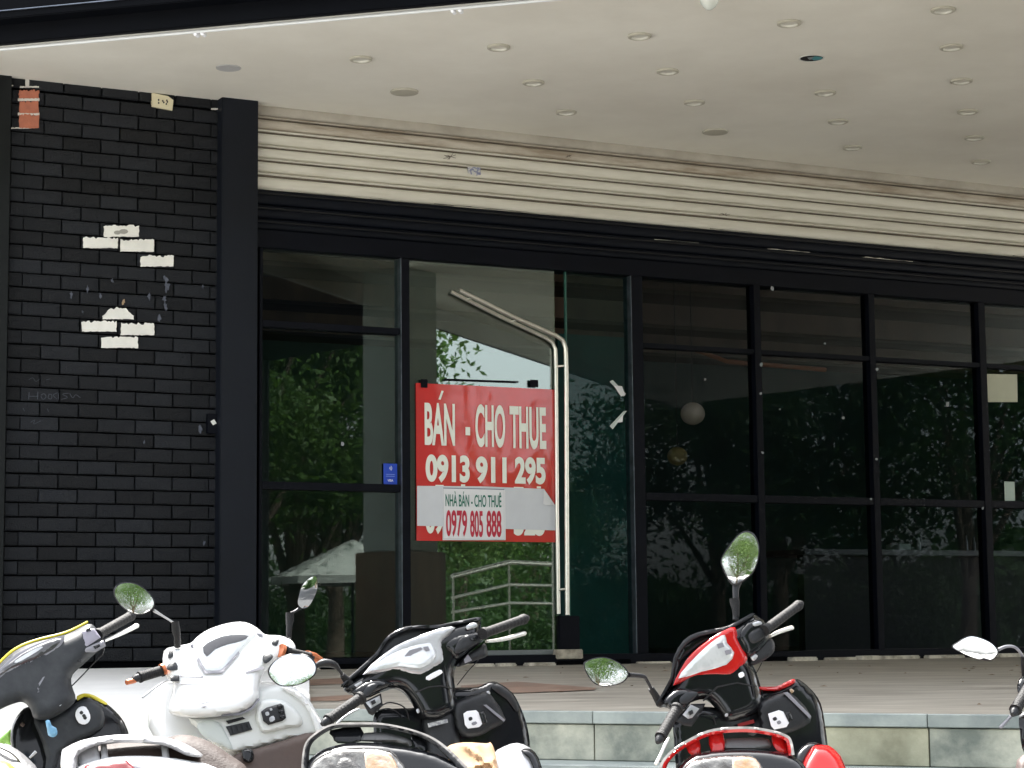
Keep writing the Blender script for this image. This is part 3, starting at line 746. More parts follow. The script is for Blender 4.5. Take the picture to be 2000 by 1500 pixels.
gbox('fascia', u0_, u1_, cv - .10, cv - .052, ZL - .003, ZL + .26, m_fascia, can, .006)
gbox('fascia', u0_, u1_, cv - .22, cv - .102, ZL + .10, ZS + 1.6, m_fascia, can, .006)
gbox('fascia_trim', u0_, u1_, cv - .235, cv - .222, ZL + .14, ZL + .145, m_metal_edge, can)
tl = thing('tube_lamp', 'thin white lamp tube clipped along the canopy edge', 'lamp', gp(-3, cv - .05, ZS))
tube('tube', [gp(u0_ + .3, cv - .030, ZL - .014), gp(2.5, cv - .030, ZL - .014)], .009, mat('white_tube', (.62, .64, .66), .4), tl, seg=8)
for px in (395, 897):
    q = onz(px, 62 if px < 500 else 18, ZL); u = q.dot(GU)
    gbox('clip', u - .03, u - .01, cv - .03, cv + .02, ZL - .034, ZL - .012, m_wp, tl, .004); gbox('clip', u + .01, u + .03, cv - .03, cv + .02, ZL - .034, ZL - .012, m_wp, tl, .004)

m_ring = mat('downlight_ring', (.46, .44, .37), .6); m_cupd = mat('downlight_cup', (.34, .32, .26), .45); m_lens = mat('downlight_lens', (.60, .59, .53), .5)
m_disc = mat('blank_disc', (.46, .46, .46), .6)
def ring_geo(prof, n=28):
    vs, fs = [], []
    for r, z in prof:
        vs += [Vector((r * math.cos(2 * math.pi * k / n), r * math.sin(2 * math.pi * k / n), z)) for k in range(n)]
    for i in range(len(prof) - 1):
        for k in range(n): fs.append((i * n + k, i * n + (k + 1) % n, (i + 1) * n + (k + 1) % n, (i + 1) * n + k))
    return vs, fs
def mkmesh(name, vs, fs, m):
    me = bpy.data.meshes.new(name); me.from_pydata([tuple(v) for v in vs], [], fs); me.materials.append(m); me.shade_smooth(); me.set_sharp_from_angle(angle=R_(35)); return me
v_, f_ = ring_geo([(.0705, -.001), (.0700, -.012), (.062, -.016), (.052, -.012), (.049, -.004)]); me_ring = mkmesh('trim_ring', v_, f_, m_ring)
v_, f_ = ring_geo([(.049, -.004), (.044, .020), (.036, .028), (.0, .030)]); me_cup = mkmesh('lens', v_, f_, m_lens)
v_, f_ = ring_geo([(.092, -.001), (.090, -.012), (.080, -.015), (.0, -.014)]); me_big = mkmesh('disc', v_, f_, m_ring)
v_, f_ = ring_geo([(.078, -.001), (.077, -.006), (.0, -.006)]); me_blank = mkmesh('disc', v_, f_, m_disc)
PX = {(0, 0): (705, 114), (1, 0): (974, 91), (2, 0): (1249, 69), (3, 0): (1541, 44), (4, 0): (1842, 18), (1, 1): (1042, 160), (2, 1): (1304, 138), (4, 1): (1858, 91),
      (1, 2): (1106, 218), (2, 2): (1356, 199), (3, 2): (1612, 180), (4, 2): (1878, 157), (3, 3): (1637, 236), (4, 3): (1890, 217), (3, 4): (1665, 287), (4, 4): (1903, 268), (4, 5): (1916, 315)}
colname = ['leftmost', 'second', 'third', 'fourth', 'last']
rowname = ['front', 'second', 'third', 'fourth', 'fifth', 'rearmost']
# lights sit in shallow holes cut as dark cups below the soffit skin: ring hangs just under the plaster
def downlight(p, label):
    t = thing('downlight', label, 'ceiling light', p, 'recessed downlights in the canopy soffit')
    for me, nm in ((me_ring, 'trim_ring'), (me_cupflat, 'lens')):
        o = bpy.data.objects.new(nm, me); C.objects.link(o); o.parent = t
    return t
v_, f_ = ring_geo([(.0505, -.013), (.047, -.004), (.040, -.0015), (.0, -.0015)]); me_cupflat = mkmesh('lens', v_, f_, m_lens)
for (i, j), (x, y) in PX.items():
    p = onz(x, y, ZS)
    downlight(p, 'round recessed downlight, %s from the canopy edge in the %s column of lights' % (rowname[j] if j else 'nearest', colname[i]) if j else 'round recessed downlight in the row nearest the canopy edge, %s of that row' % colname[i])
for k, (i, j) in enumerate([(5, 0), (5, 1), (5, 2), (5, 3), (5, 4), (5, 5), (6, 1), (6, 2), (6, 3), (6, 4)]):
    q = Vector((-0.2583, 3.62494, 0)) * HS + GU * (.2502 * HS * i) + GV * (.23915 * HS * j)
    t = downlight(Vector((q.x, q.y, ZS)), 'recessed downlight beyond the right edge, %s of the %s unseen column' % (rowname[j], ['nearer', 'farther'][i - 5]))
for (x, y), l in (((790, 178), 'large flat beige ceiling disc near the left end of the shutter'), ((1397, 256), 'large flat beige ceiling disc above the middle of the shutter')):
    t = bpy.data.objects.new('ceiling_disc', me_big); C.objects.link(t); t.location = onz(x, y, ZS); tag(t, l, 'ceiling disc', 'large discs in the soffit')
t = bpy.data.objects.new('cover_disc', me_blank); C.objects.link(t); t.location = onz(446, 132, ZS); tag(t, 'flat grey blanking disc on the soffit nearest the brick wall', 'cover')
# open hole with hanging teal scrap
hp = onz(1585, 113, ZS); hl = thing('open_light_hole', 'open downlight hole with torn rim and a teal scrap inside', 'hole', hp)
v_, f_ = ring_geo([(.080, -.001), (.079, -.005), (.074, -.006), (.070, -.003)]); o = bpy.data.objects.new('rim', mkmesh('rim', v_, f_, mat('torn_rim', (.6, .6, .56), .7))); C.objects.link(o); o.parent = hl
v_, f_ = ring_geo([(.0705, -.0022), (.0, -.0022)]); o = bpy.data.objects.new('dark_cavity', mkmesh('dark_cavity', v_, f_, mat('black_cavity', (.004, .004, .004), .9))); C.objects.link(o); o.parent = hl
sc1 = [(.012, -.05), (.06, -.03), (.066, .0), (.05, .035), (.02, .045), (.0, .01)]
mesh('teal_scrap', [hp + Vector((x, y, -.004)) for x, y in sc1], [tuple(range(6))], mat('teal_scrap', (.07, .28, .31), .6), hl)
mesh('grey_scrap', [hp + Vector((x, y, -.0035)) for x, y in [(-.03, -.02), (.03, -.05), (.015, .02), (-.01, .03)]], [(0, 1, 2, 3)], mat('grey_scrap', (.25, .27, .27), .6), hl)
# dome
dp_ = onz(1385, -14, ZS); dm = thing('dome_lamp', 'small clear dome fixture under the soffit at the top edge', 'dome lamp', dp_)
v_, f_ = ring_geo([(.05, -.002), (.055, -.03), (.050, -.055), (.035, -.08), (.015, -.095), (.0, -.098)]); o = bpy.data.objects.new('dome', mkmesh('dome', v_, f_, mat('dome_plastic', (.62, .66, .62), .15))); C.objects.link(o); o.parent = dm

# ------------------------------------------------------------------ scooters
m_blk = mat('gloss_black_plastic', (.008, .009, .011), .13, spec=.4, bump=.03, bscale=12)
m_sat = mat('satin_black_plastic', (.014, .015, .018), .42, spec=.4, var=.3, vscale=18, bump=.15, bscale=220)
m_rub = mat('black_rubber', (.012, .012, .013), .6, spec=.3, bump=.4, bscale=300)
m_dkg = mat('dusty_charcoal_plastic', (.022, .025, .030), .5, spec=.35, col2=(.05, .055, .06), vscale=14, thr=(.45, .8), bump=.04, bscale=160)
m_redp = mat('gloss_red_paint', (.46, .012, .012), .15, coat=.2, bump=.02)
m_whp = mat('gloss_white_paint', (.82, .83, .84), .2, coat=.5)
m_whi = mat('satin_white_plastic', (.70, .72, .71), .4, var=.04)
m_brn = mat('dusty_brown_plastic', (.085, .058, .05), .6, var=.15, vscale=8, bump=.1)
m_lev = mat('cast_silver_lever', (.85, .84, .80), .3, metal=.6)
m_sil = mat('silver_plastic', (.48, .49, .51), .3, metal=.5, var=.1, vscale=9)
m_slv2 = mat('worn_rail_edge', (.22, .21, .20), .45, metal=.3, var=.4, vscale=30)
m_slv3 = mat('grab_rail_alloy', (.30, .30, .31), .35, metal=.4, var=.15, vscale=20)
m_yel = mat('yellow_trim', (.72, .60, .04), .35)
m_mirr = mat('mirror_glass', (.80, .82, .83), .01, metal=1)
m_lensw = mat('silvered_gauge_lens', (.70, .73, .75), .10, metal=.25, coat=1, col2=(.45, .47, .50), vscale=9, thr=(.5, .75))
m_gry = mat('grey_plastic', (.22, .22, .25), .4)
m_dsh = mat('smoked_gauge_lens', (.05, .05, .055), .08, coat=1)
m_cop = mat('copper_orange_anodised', (.62, .20, .09), .3, metal=.6)
m_clr = mat('clear_lamp_lens', (.20, .20, .19), .08, metal=.5, col2=(.05, .045, .04), vscale=26, coat=1, bump=.5, bscale=40, thr=(.38, .62))
m_amb = mat('amber_lamp_lens', (.40, .22, .09), .12, metal=.3, coat=.5, col2=(.48, .42, .36), vscale=30, bump=.4, bscale=40)
m_rlamp = mat('red_lamp_lens', (.16, .008, .012), .2, coat=.2, var=.2, vscale=20)
m_seat = mat('seat_vinyl', (.03, .03, .032), .5, bump=.2, bscale=150)
m_gseat = mat('grey_seat_vinyl', (.11, .11, .115), .5, bump=.2, bscale=150)

def grip(parent, a, b, r, m=m_rub, name='grip', ribs=12):
    A, B = P(*a), P(*b); pts, rad = [], []
    n = ribs * 4
    rm = r * a[2] / FPX
    for i in range(n + 1):
        t = i / n; k = rm * (1 + .022 * (1 if (i % 4) in (1, 2) else -1))
        if i == 0 or t < .07: k = rm * 1.22
        if t > .93: k = rm * 1.12
        pts.append(A.lerp(B, t)); rad.append(k)
    g = tube(name, pts, rad, m, parent, seg=16)
    # weight at the end of the bar
    d = (B - A).normalized(); tube('bar_end', [B, B + d * rm * .9, B + d * rm * 1.6], [rm * .8, rm * .75, rm * .4], m_sat, g_fix(parent), seg=14)
    return g
def g_fix(p): return p
def lever(parent, pts, r, m=m_lev, ball=True):
    n = len(pts); rr = [r] * n; rr[0] = r * .7
    if ball: rr[-1] = r * 1.15
    q = cat([(*p, x) for p, x in zip(pts, rr)], 5)
    P3 = [P(*p[:3]) for p in q]; rad = [p[3] * p[2] / FPX for p in q]
    d = (P3[-1] - P3[-2]).normalized(); P3.append(P3[-1] + d * rad[-1] * .6); rad.append(rad[-1] * .55)
    return tube('brake_lever', P3, rad, m, parent, seg=10, flat=.75)
def mirror(parent, outline, d, tilt=(0, 0), shell_m=m_sat, grow=1.07, th=.035):
    cx = sum(p[0] for p in outline) / len(outline); cy = sum(p[1] for p in outline) / len(outline)
    gx, gy = [math.tan(R_(t)) * d / FPX * 100 for t in tilt]
    pl = Plane(cx, cy, d, gx, gy, .011, .011)
    big = [(cx + (x - cx) * grow, cy + (y - cy) * grow) for x, y in outline]
    h = shell('mirror_housing', big, pl, shell_m, parent, off=0, th=th, bul=.003, rad=4, step=6)
    # rounded back of the housing
    bk = shell('mirror_back', [(cx + (x - cx) * .8, cy + (y - cy) * .8) for x, y in big], pl, shell_m, h_parent(parent), off=-th, th=.012, bul=.004, rad=8, step=9)
    g = shell('mirror_glass', outline, pl, m_mirr, parent, off=.0035, th=.002, bul=.0006, rad=6, step=8)
    return pl
def h_parent(p): return p
def wheel(parent, cx, cy, r, heading, wdt=.09, steer=0):
    an = heading + steer
    f = Vector((math.sin(an), math.cos(an), 0)); s = Vector((math.cos(an), -math.sin(an), 0))
    c = Vector((cx, cy, r)); n = 28
    def ringr(prof, name, m, par):
        vs, fs = [], []; k = len(prof)
        for i in range(n):
            a = 2 * math.pi * i / n; rad_ = f * math.cos(a) + Vector((0, 0, 1)) * math.sin(a)
            vs += [c + rad_ * rr + s * ww for rr, ww in prof]
        for i in range(n):
            for j in range(k): fs.append((i * k + j, i * k + (j + 1) % k, ((i + 1) % n) * k + (j + 1) % k, ((i + 1) % n) * k + j))
        return mesh(name, vs, fs, m, par, smooth=40, recalc=True)
    w = wdt / 2
    t = ringr([(r * .99, 0), (r * .97, w * .6), (r * .88, w), (r * .76, w * .8), (r * .74, 0), (r * .76, -w * .8), (r * .88, -w), (r * .97, -w * .6)], 'wheel', m_rub, parent)
    ringr([(r * .74, w * .7), (r * .74, -w * .7), (r * .68, -w * .7), (r * .68, w * .7)], 'rim', m_gry, t)
    for k in range(5):
        a = 2 * math.pi * k / 5; d = f * math.cos(a) + Vector((0, 0, 1)) * math.sin(a)
        tube('spoke', [c, c + d * r * .7], .014, m_gry, t, seg=6)
    ringr([(.001, w * .9), (r * .16, w * .9), (r * .16, -w * .9), (.001, -w * .9)], 'hub', m_gry, t)
def underbody(parent, hx, hy, rx, ry, body, top_r=.72, seat_m=m_seat, hz=1.0, lean=-.05):
    """lower body of the scooter: wheels, fork, floor board, tail and seat, mostly below the picture"""
    d = Vector((hx - rx, hy - ry, 0)); hd = math.atan2(d.x, d.y); f = d.normalized(); s = Vector((f.y, -f.x, 0))
    wr = .27
    rw = Vector((rx, ry, 0)) + f * .10 + s * -lean * .5; fw = Vector((hx, hy, 0)) + f * .30 - s * lean
    wheel(parent, rw.x, rw.y, wr, hd); wheel(parent, fw.x, fw.y, wr, hd, .08, -.5)
    top = Vector((hx, hy, hz - .22)); tube('fork', [top, Vector((fw.x, fw.y, wr + .1)) + Vector((0, 0, .12)), Vector((fw.x, fw.y, wr))], [.05, .045, .03], m_sat, parent, seg=10)
    def hull(name, secs, m, sm=60):
        vs, fs = [], []; n = 14
        for (u, z, hw, hh) in secs:
            c = Vector((rx, ry, 0)) + f * u + Vector((0, 0, z)) + s * (lean * (-z))
            for k in range(n):
                a = 2 * math.pi * k / n; ca, sa = math.cos(a), math.sin(a)
                vs.append(c + s * hw * (abs(ca) ** .7) * (1 if ca > 0 else -1) + Vector((0, 0, 1)) * hh * (abs(sa) ** .7) * (1 if sa > 0 else -1))
        for i in range(len(secs) - 1):
            for k in range(n): fs.append((i * n + k, i * n + (k + 1) % n, (i + 1) * n + (k + 1) % n, (i + 1) * n + k))
        fs += [tuple(range(n))[::-1], tuple(range((len(secs) - 1) * n, len(secs) * n))]
        return mesh(name, vs, fs, m, parent, smooth=sm, recalc=True)
    hull('tail_body', [(-.14, .60, .03, .02), (-.08, .585, .09, .06), (.10, .52, .13, .11), (.38, .45, .14, .15), (.52, .40, .11, .14)], body)
    hull('seat', [(.02, .66, .08, .02), (.10, .665, .12, .04), (.30, .655, .13, .05), (.55, .63, .11, .05), (.64, .61, .06, .03)], seat_m)
    hull('floor_board', [(.48, .30, .12, .06), (.70, .27, .14, .04), (.92, .30, .14, .07), (.98, .42, .13, .12)], m_sat)
    tube('side_stand', [Vector((rx, ry, .2)) + f * .55 - s * .1, Vector((rx, ry, 0.0)) + f * .62 - s * .28], .012, m_sat, parent, seg=8)

# ---- red and black scooter
def red_scooter():
    t = thing('scooter', 'black scooter with red dash and red grab rail, steering turned left', 'scooter', (.60, 5.9, 0), 'scooters parked in a row before the steps')
    B = Plane(1400, 1300, 6.28, .085, -.045); BG = Plane(1400, 1300, 6.28, .080, -.085)
    shell('front_cowl', [(1284, 1374), (1300, 1350), (1311, 1326), (1317, 1286), (1337, 1253), (1362, 1238), (1398, 1230), (1424, 1224), (1468, 1199), (1474, 1206), (1440, 1235), (1440, 1290), (1380, 1330), (1300, 1380)], B, m_blk, t, off=-.02, th=.16, bul=.012, rad=5, curve=3)
    shell('cowl_edge', [(1286, 1374), (1313, 1330), (1322, 1288), (1341, 1258), (1366, 1243), (1400, 1235), (1427, 1229), (1470, 1204), (1467, 1198), (1424, 1222), (1396, 1228), (1360, 1236), (1335, 1251), (1315, 1285), (1309, 1324), (1282, 1372)], B, m_sat, t, off=.03, th=.05, bul=.004, rad=3, step=4, curve=2)
    shell('handlebar_cover', [(1288, 1372), (1315, 1338), (1340, 1290), (1400, 1240), (1440, 1220), (1469, 1201), (1490, 1212), (1504, 1240), (1490, 1262), (1466, 1286), (1476, 1310), (1484, 1335), (1493, 1366), (1488, 1385), (1462, 1402), (1420, 1412), (1405, 1395), (1392, 1378), (1374, 1366), (1350, 1372), (1325, 1384), (1300, 1382)], B, m_blk, t, off=0, th=.12, bul=.045, rad=26, step=6, curve=3)
    shell('dash_surround', [(1436, 1225), (1441, 1246), (1452, 1268), (1460, 1287), (1446, 1303), (1429, 1318), (1400, 1318), (1366, 1320), (1340, 1328), (1315, 1339), (1329, 1308), (1350, 1277), (1385, 1248), (1415, 1231)], B, m_redp, t, off=.042, th=.02, bul=.008, rad=9, step=5, curve=2)
    shell('gauge_lens', [(1416, 1240), (1420, 1256), (1434, 1275), (1419, 1298), (1370, 1312), (1325, 1325), (1345, 1297), (1376, 1266), (1400, 1247)], B, m_lensw, t, off=.058, th=.012, bul=.006, rad=12, step=5, curve=2)
    for (x, y) in ((1408, 1262), (1423, 1275)):
        shell('gauge_mark', [(x - 8, y - 4), (x + 4, y - 7), (x + 7, y + 1), (x - 5, y + 5)], B, m_gry, t, off=.0655, th=.001, bul=.0, curve=0)
    # right switch gear
    shell('switch_housing', [(1441, 1243), (1452, 1222), (1466, 1211), (1487, 1209), (1500, 1226), (1503, 1244), (1492, 1262), (1470, 1282), (1458, 1283), (1450, 1262)], B, m_blk, t, off=.03, th=.08, bul=.022, rad=14, step=5)
    shell('switch_button', [(1462, 1240), (1478, 1227), (1494, 1226), (1497, 1238), (1484, 1252), (1468, 1256)], B, m_sat, t, off=.052, th=.012, bul=.006, rad=6, step=4)
    shell('starter_button', [(1470, 1217), (1484, 1213), (1488, 1219), (1474, 1223)], B, m_sil, t, off=.054, th=.008, bul=.003, rad=3, step=3)
    shell('lever_bracket', [(1476, 1264), (1500, 1246), (1512, 1254), (1511, 1274), (1492, 1290), (1468, 1300), (1462, 1290)], B, m_sat, t, off=.01, th=.05, bul=.012, rad=6, step=5)
    shell('bracket_bolt', [(1466, 1283), (1474, 1277), (1480, 1282), (1472, 1291)], B, m_sil, t, off=.028, th=.01, bul=.004, rad=3, step=3)
    ptube('brake_cable', [(1490, 1290, 6.33), (1482, 1306, 6.34), (1472, 1322, 6.34)], 1.0, m_sat, t, seg=6, sp_=4)
    grip(t, (1492, 1232, 6.33), (1560, 1182, 6.50), 9.5)
    lever(t, [(1504, 1243, 6.36), (1522, 1234, 6.41), (1546, 1226, 6.46)], 5.2)
    # left side
    grip(t, (1323, 1382, 6.02), (1290, 1440, 5.92), 10.5)
    shell('switch_housing', [(1296, 1372), (1314, 1350), (1334, 1344), (1356, 1350), (1366, 1358), (1352, 1368), (1340, 1384), (1316, 1390)], B, m_blk, t, off=.05, th=.1, bul=.02, rad=12, step=5)
    shell('switch_button', [(1328, 1364), (1342, 1352), (1362, 1352), (1358, 1362), (1345, 1372), (1330, 1374)], B, m_dkg, t, off=.075, th=.01, bul=.004, rad=5, step=4)
    shell('switch_box', [(1318, 1408), (1332, 1390), (1350, 1375), (1378, 1374), (1372, 1388), (1352, 1420), (1336, 1420)], B, m_sat, t, off=.02, th=.06, bul=.008, rad=5, step=5, curve=0)
    shell('switch_face', [(1333, 1396), (1349, 1376), (1366, 1384), (1352, 1402), (1344, 1404)], B, m_sil, t, off=.032, th=.004, bul=.002, rad=3, step=4, curve=0)
    shell('horn_button', [(1345, 1390), (1352, 1386), (1355, 1393), (1348, 1397)], B, m_sat, t, off=.038, th=.006, bul=.002, rad=2, step=3, curve=0)
    lever(t, [(1306, 1442, 5.98), (1300, 1452, 5.96), (1290, 1474, 5.93), (1281, 1492, 5.90)], 3.6)
    for o_ in ([(1372, 1368), (1400, 1340), (1440, 1332), (1478, 1340), (1478, 1342), (1440, 1335), (1402, 1343), (1374, 1370)], [(1462, 1300), (1470, 1330), (1474, 1360), (1472, 1360), (1467, 1331), (1460, 1301)]):
        shell('panel_seam', o_, B, m_rub, t, off=.0465, th=.004, bul=0, step=5, curve=0)
    ptube('brake_cable', [(1362, 1400, 6.12), (1372, 1392, 6.16), (1392, 1400, 6.2), (1400, 1425, 6.22)], 1.4, m_sat, t, seg=6, sp_=4)
    # mirrors
    mirror(t, [(1459, 1040), (1474, 1049), (1481, 1072), (1477, 1100), (1465, 1122), (1440, 1139), (1427, 1135), (1413, 1108), (1411, 1090), (1427, 1065), (1443, 1046)], 6.42, (2, -3.5))
    ptube('mirror_stalk', [(1440, 1138, 6.44), (1437, 1150, 6.43), (1437, 1166, 6.42), (1437, 1210, 6.40)], [9, 7, 6, 6], m_sat, t, sp_=3)
    ptube('stalk_boot', [(1434, 1168, 6.42), (1435, 1176, 6.42), (1437, 1190, 6.41), (1438, 1206, 6.40)], [9, 10, 7.5, 6], m_rub, t, seg=12)
    mirror(t, [(1142, 1300), (1152, 1290), (1178, 1285), (1204, 1293), (1221, 1307), (1225, 1320), (1210, 1334), (1178, 1339), (1157, 1329)], 6.05, (-3, -5))
    ptube('mirror_stalk', [(1228, 1318, 6.07), (1256, 1321, 6.1), (1264, 1330, 6.11), (1275, 1350, 6.12), (1288, 1372, 6.14)], [5, 4.2, 3.2, 3.2, 4], m_sat, t, sp_=4)
    ptube('stalk_boot', [(1271, 1344, 6.12), (1280, 1358, 6.13), (1290, 1376, 6.14)], [6, 7, 8], m_rub, t)
    # leg shield and steering column
    L = Plane(1500, 1400, 6.22, .10, -.04)
    shell('leg_shield', [(1470, 1352), (1490, 1345), (1514, 1343), (1549, 1328), (1562, 1328), (1585, 1347), (1603, 1374), (1612, 1420), (1617, 1470), (1610, 1530), (1500, 1560), (1400, 1560), (1330, 1530), (1316, 1440), (1320, 1405), (1370, 1380), (1430, 1385)], L, m_blk, t, off=-.12, th=.03, bul=.02, rad=14, step=8, curve=3)
    shell('shield_trim', [(1484, 1341), (1514, 1341), (1536, 1332), (1550, 1326), (1553, 1333), (1530, 1345), (1512, 1350), (1486, 1347)], L, m_redp, t, off=-.09, th=.02, bul=.006, rad=3, step=4, curve=2)
    shell('shield_pod', [(1484, 1372), (1530, 1352), (1556, 1362), (1585, 1400), (1570, 1420), (1525, 1436), (1490, 1432), (1482, 1400)], L, m_sat, t, off=-.08, th=.06, bul=.02, rad=12, step=6, curve=2)
    shell('pod_ridge', [(1530, 1353), (1538, 1351), (1584, 1398), (1582, 1404)], L, m_gry, t, off=-.055, th=.01, bul=.002, rad=2, step=4, curve=0)
    shell('key_plate', [(1500, 1394), (1521, 1387), (1530, 1390), (1541, 1412), (1536, 1420), (1512, 1425), (1506, 1418)], L, m_wp, t, off=-.056, th=.008, bul=.003, rad=4, step=4, curve=0)
    shell('key_slot', [(1509, 1403), (1515, 1400), (1518, 1405), (1512, 1408)], L, m_sat, t, off=-.052, th=.003, bul=.001, rad=2, step=3, curve=2)
    shell('key_slot', [(1517, 1410), (1523, 1407), (1526, 1412), (1520, 1415)], L, m_gry, t, off=-.052, th=.003, bul=.001, rad=2, step=3, curve=2)
    shell('seat_switch', [(1533, 1392), (1544, 1390), (1549, 1406), (1540, 1410)], L, m_blk, t, off=-.055, th=.01, bul=.003, rad=3, step=3, curve=0)
    shell('shield_bolt', [(1542, 1347), (1547, 1345), (1551, 1350), (1546, 1354)], L, m_amb, t, off=-.08, th=.02, bul=.002, rad=2, step=3, curve=2)
    shell('body_label', [(1440, 1414), (1472, 1405), (1474, 1412), (1442, 1420)], B, m_rlamp, t, off=.02, th=.003, bul=0, step=5, curve=0)
    shell('cover_bolt', [(1416, 1395), (1421, 1393), (1422, 1398), (1417, 1400)], B, m_sil, t, off=.05, th=.01, bul=.002, rad=2, step=3, curve=2)
    shell('marker_light', [(1442, 1316), (1451, 1312), (1454, 1320), (1445, 1324)], B, m_wp, t, off=.046, th=.01, bul=.002, rad=3, step=3, curve=2)
    # grab rail, tail, lamp
    G = Plane(1420, 1450, 5.20, .02, -.10)
    q = [(1292, 1500), (1300, 1484), (1322, 1463), (1366, 1438), (1402, 1427), (1459, 1424), (1504, 1430), (1535, 1440), (1543, 1452), (1547, 1475)]
    gq = cat(q, 4)
    up, dn = [], []
    for i, (x, y) in enumerate(gq):
        a = gq[max(0, i - 1)]; b = gq[min(len(gq) - 1, i + 1)]; dx, dy = b[0] - a[0], b[1] - a[1]; l = math.hypot(dx, dy); nx_, ny_ = dy / l, -dx / l
        up.append((x + nx_ * 5, y + ny_ * 5)); dn.append((x - nx_ * 6, y - ny_ * 6))
    shell('grab_rail', up + dn[::-1], G, m_redp, t, off=0, th=.045, bul=.008, rad=5, step=5, curve=0)
    shell('rail_wear_strip', up + [(x * .55 + a * .45, y * .55 + b * .45) for (x, y), (a, b) in list(zip(up, dn))[::-1]], G, m_slv2, t, off=.008, th=.01, bul=.002, rad=2, step=4, curve=0)
    for o_ in ([(1348, 1446), (1364, 1440), (1368, 1470), (1352, 1476), (1340, 1460)], [(1384, 1434), (1412, 1432), (1414, 1468), (1392, 1474)], [(1510, 1432), (1530, 1440), (1538, 1472), (1518, 1466), (1508, 1450)]):
        shell('rail_strut', o_, G, m_redp, t, off=-.03, th=.03, bul=.006, rad=5, step=5, curve=2)
    shell('back_pad', [(1416, 1446), (1430, 1442), (1490, 1441), (1504, 1448), (1502, 1462), (1414, 1464)], G, m_gseat, t, off=-.04, th=.04, bul=.012, rad=8, step=5, curve=2)
    shell('tail_cover', [(1322, 1505), (1350, 1475), (1392, 1466), (1453, 1463), (1504, 1466), (1545, 1474), (1572, 1496), (1580, 1540), (1440, 1570), (1330, 1545)], G, m_blk, t, off=-.02, th=.2, bul=.03, rad=14, step=7, curve=3)
    shell('tail_lamp', [(1335, 1506), (1352, 1486), (1400, 1477), (1440, 1475), (1470, 1477), (1490, 1500), (1494, 1530), (1420, 1550), (1345, 1540)], G, m_clr, t, off=.012, th=.03, bul=.012, rad=10, step=5, curve=2)
    shell('turn_signal', [(1430, 1484), (1452, 1478), (1476, 1482), (1488, 1504), (1484, 1522), (1440, 1526)], G, m_amb, t, off=.024, th=.01, bul=.004, rad=8, step=5, curve=2)
    shell('side_panel', [(1566, 1500), (1582, 1466), (1592, 1456), (1618, 1456), (1636, 1470), (1646, 1486), (1656, 1530), (1600, 1560), (1570, 1540)], Plane(1600, 1490, 5.9, .05, -.12), m_redp, t, off=.0, th=.2, bul=.04, rad=22, step=6, curve=2)
    shell('side_trim', [(1556, 1470), (1580, 1450), (1600, 1452), (1586, 1466), (1570, 1500), (1556, 1496)], Plane(1600, 1490, 5.93, .05, -.12), m_blk, t, off=.0, th=.1, bul=.02, rad=8, step=5, curve=2)
    underbody(t, .67, 6.3, .56, 5.3, m_redp)
red_scooter()

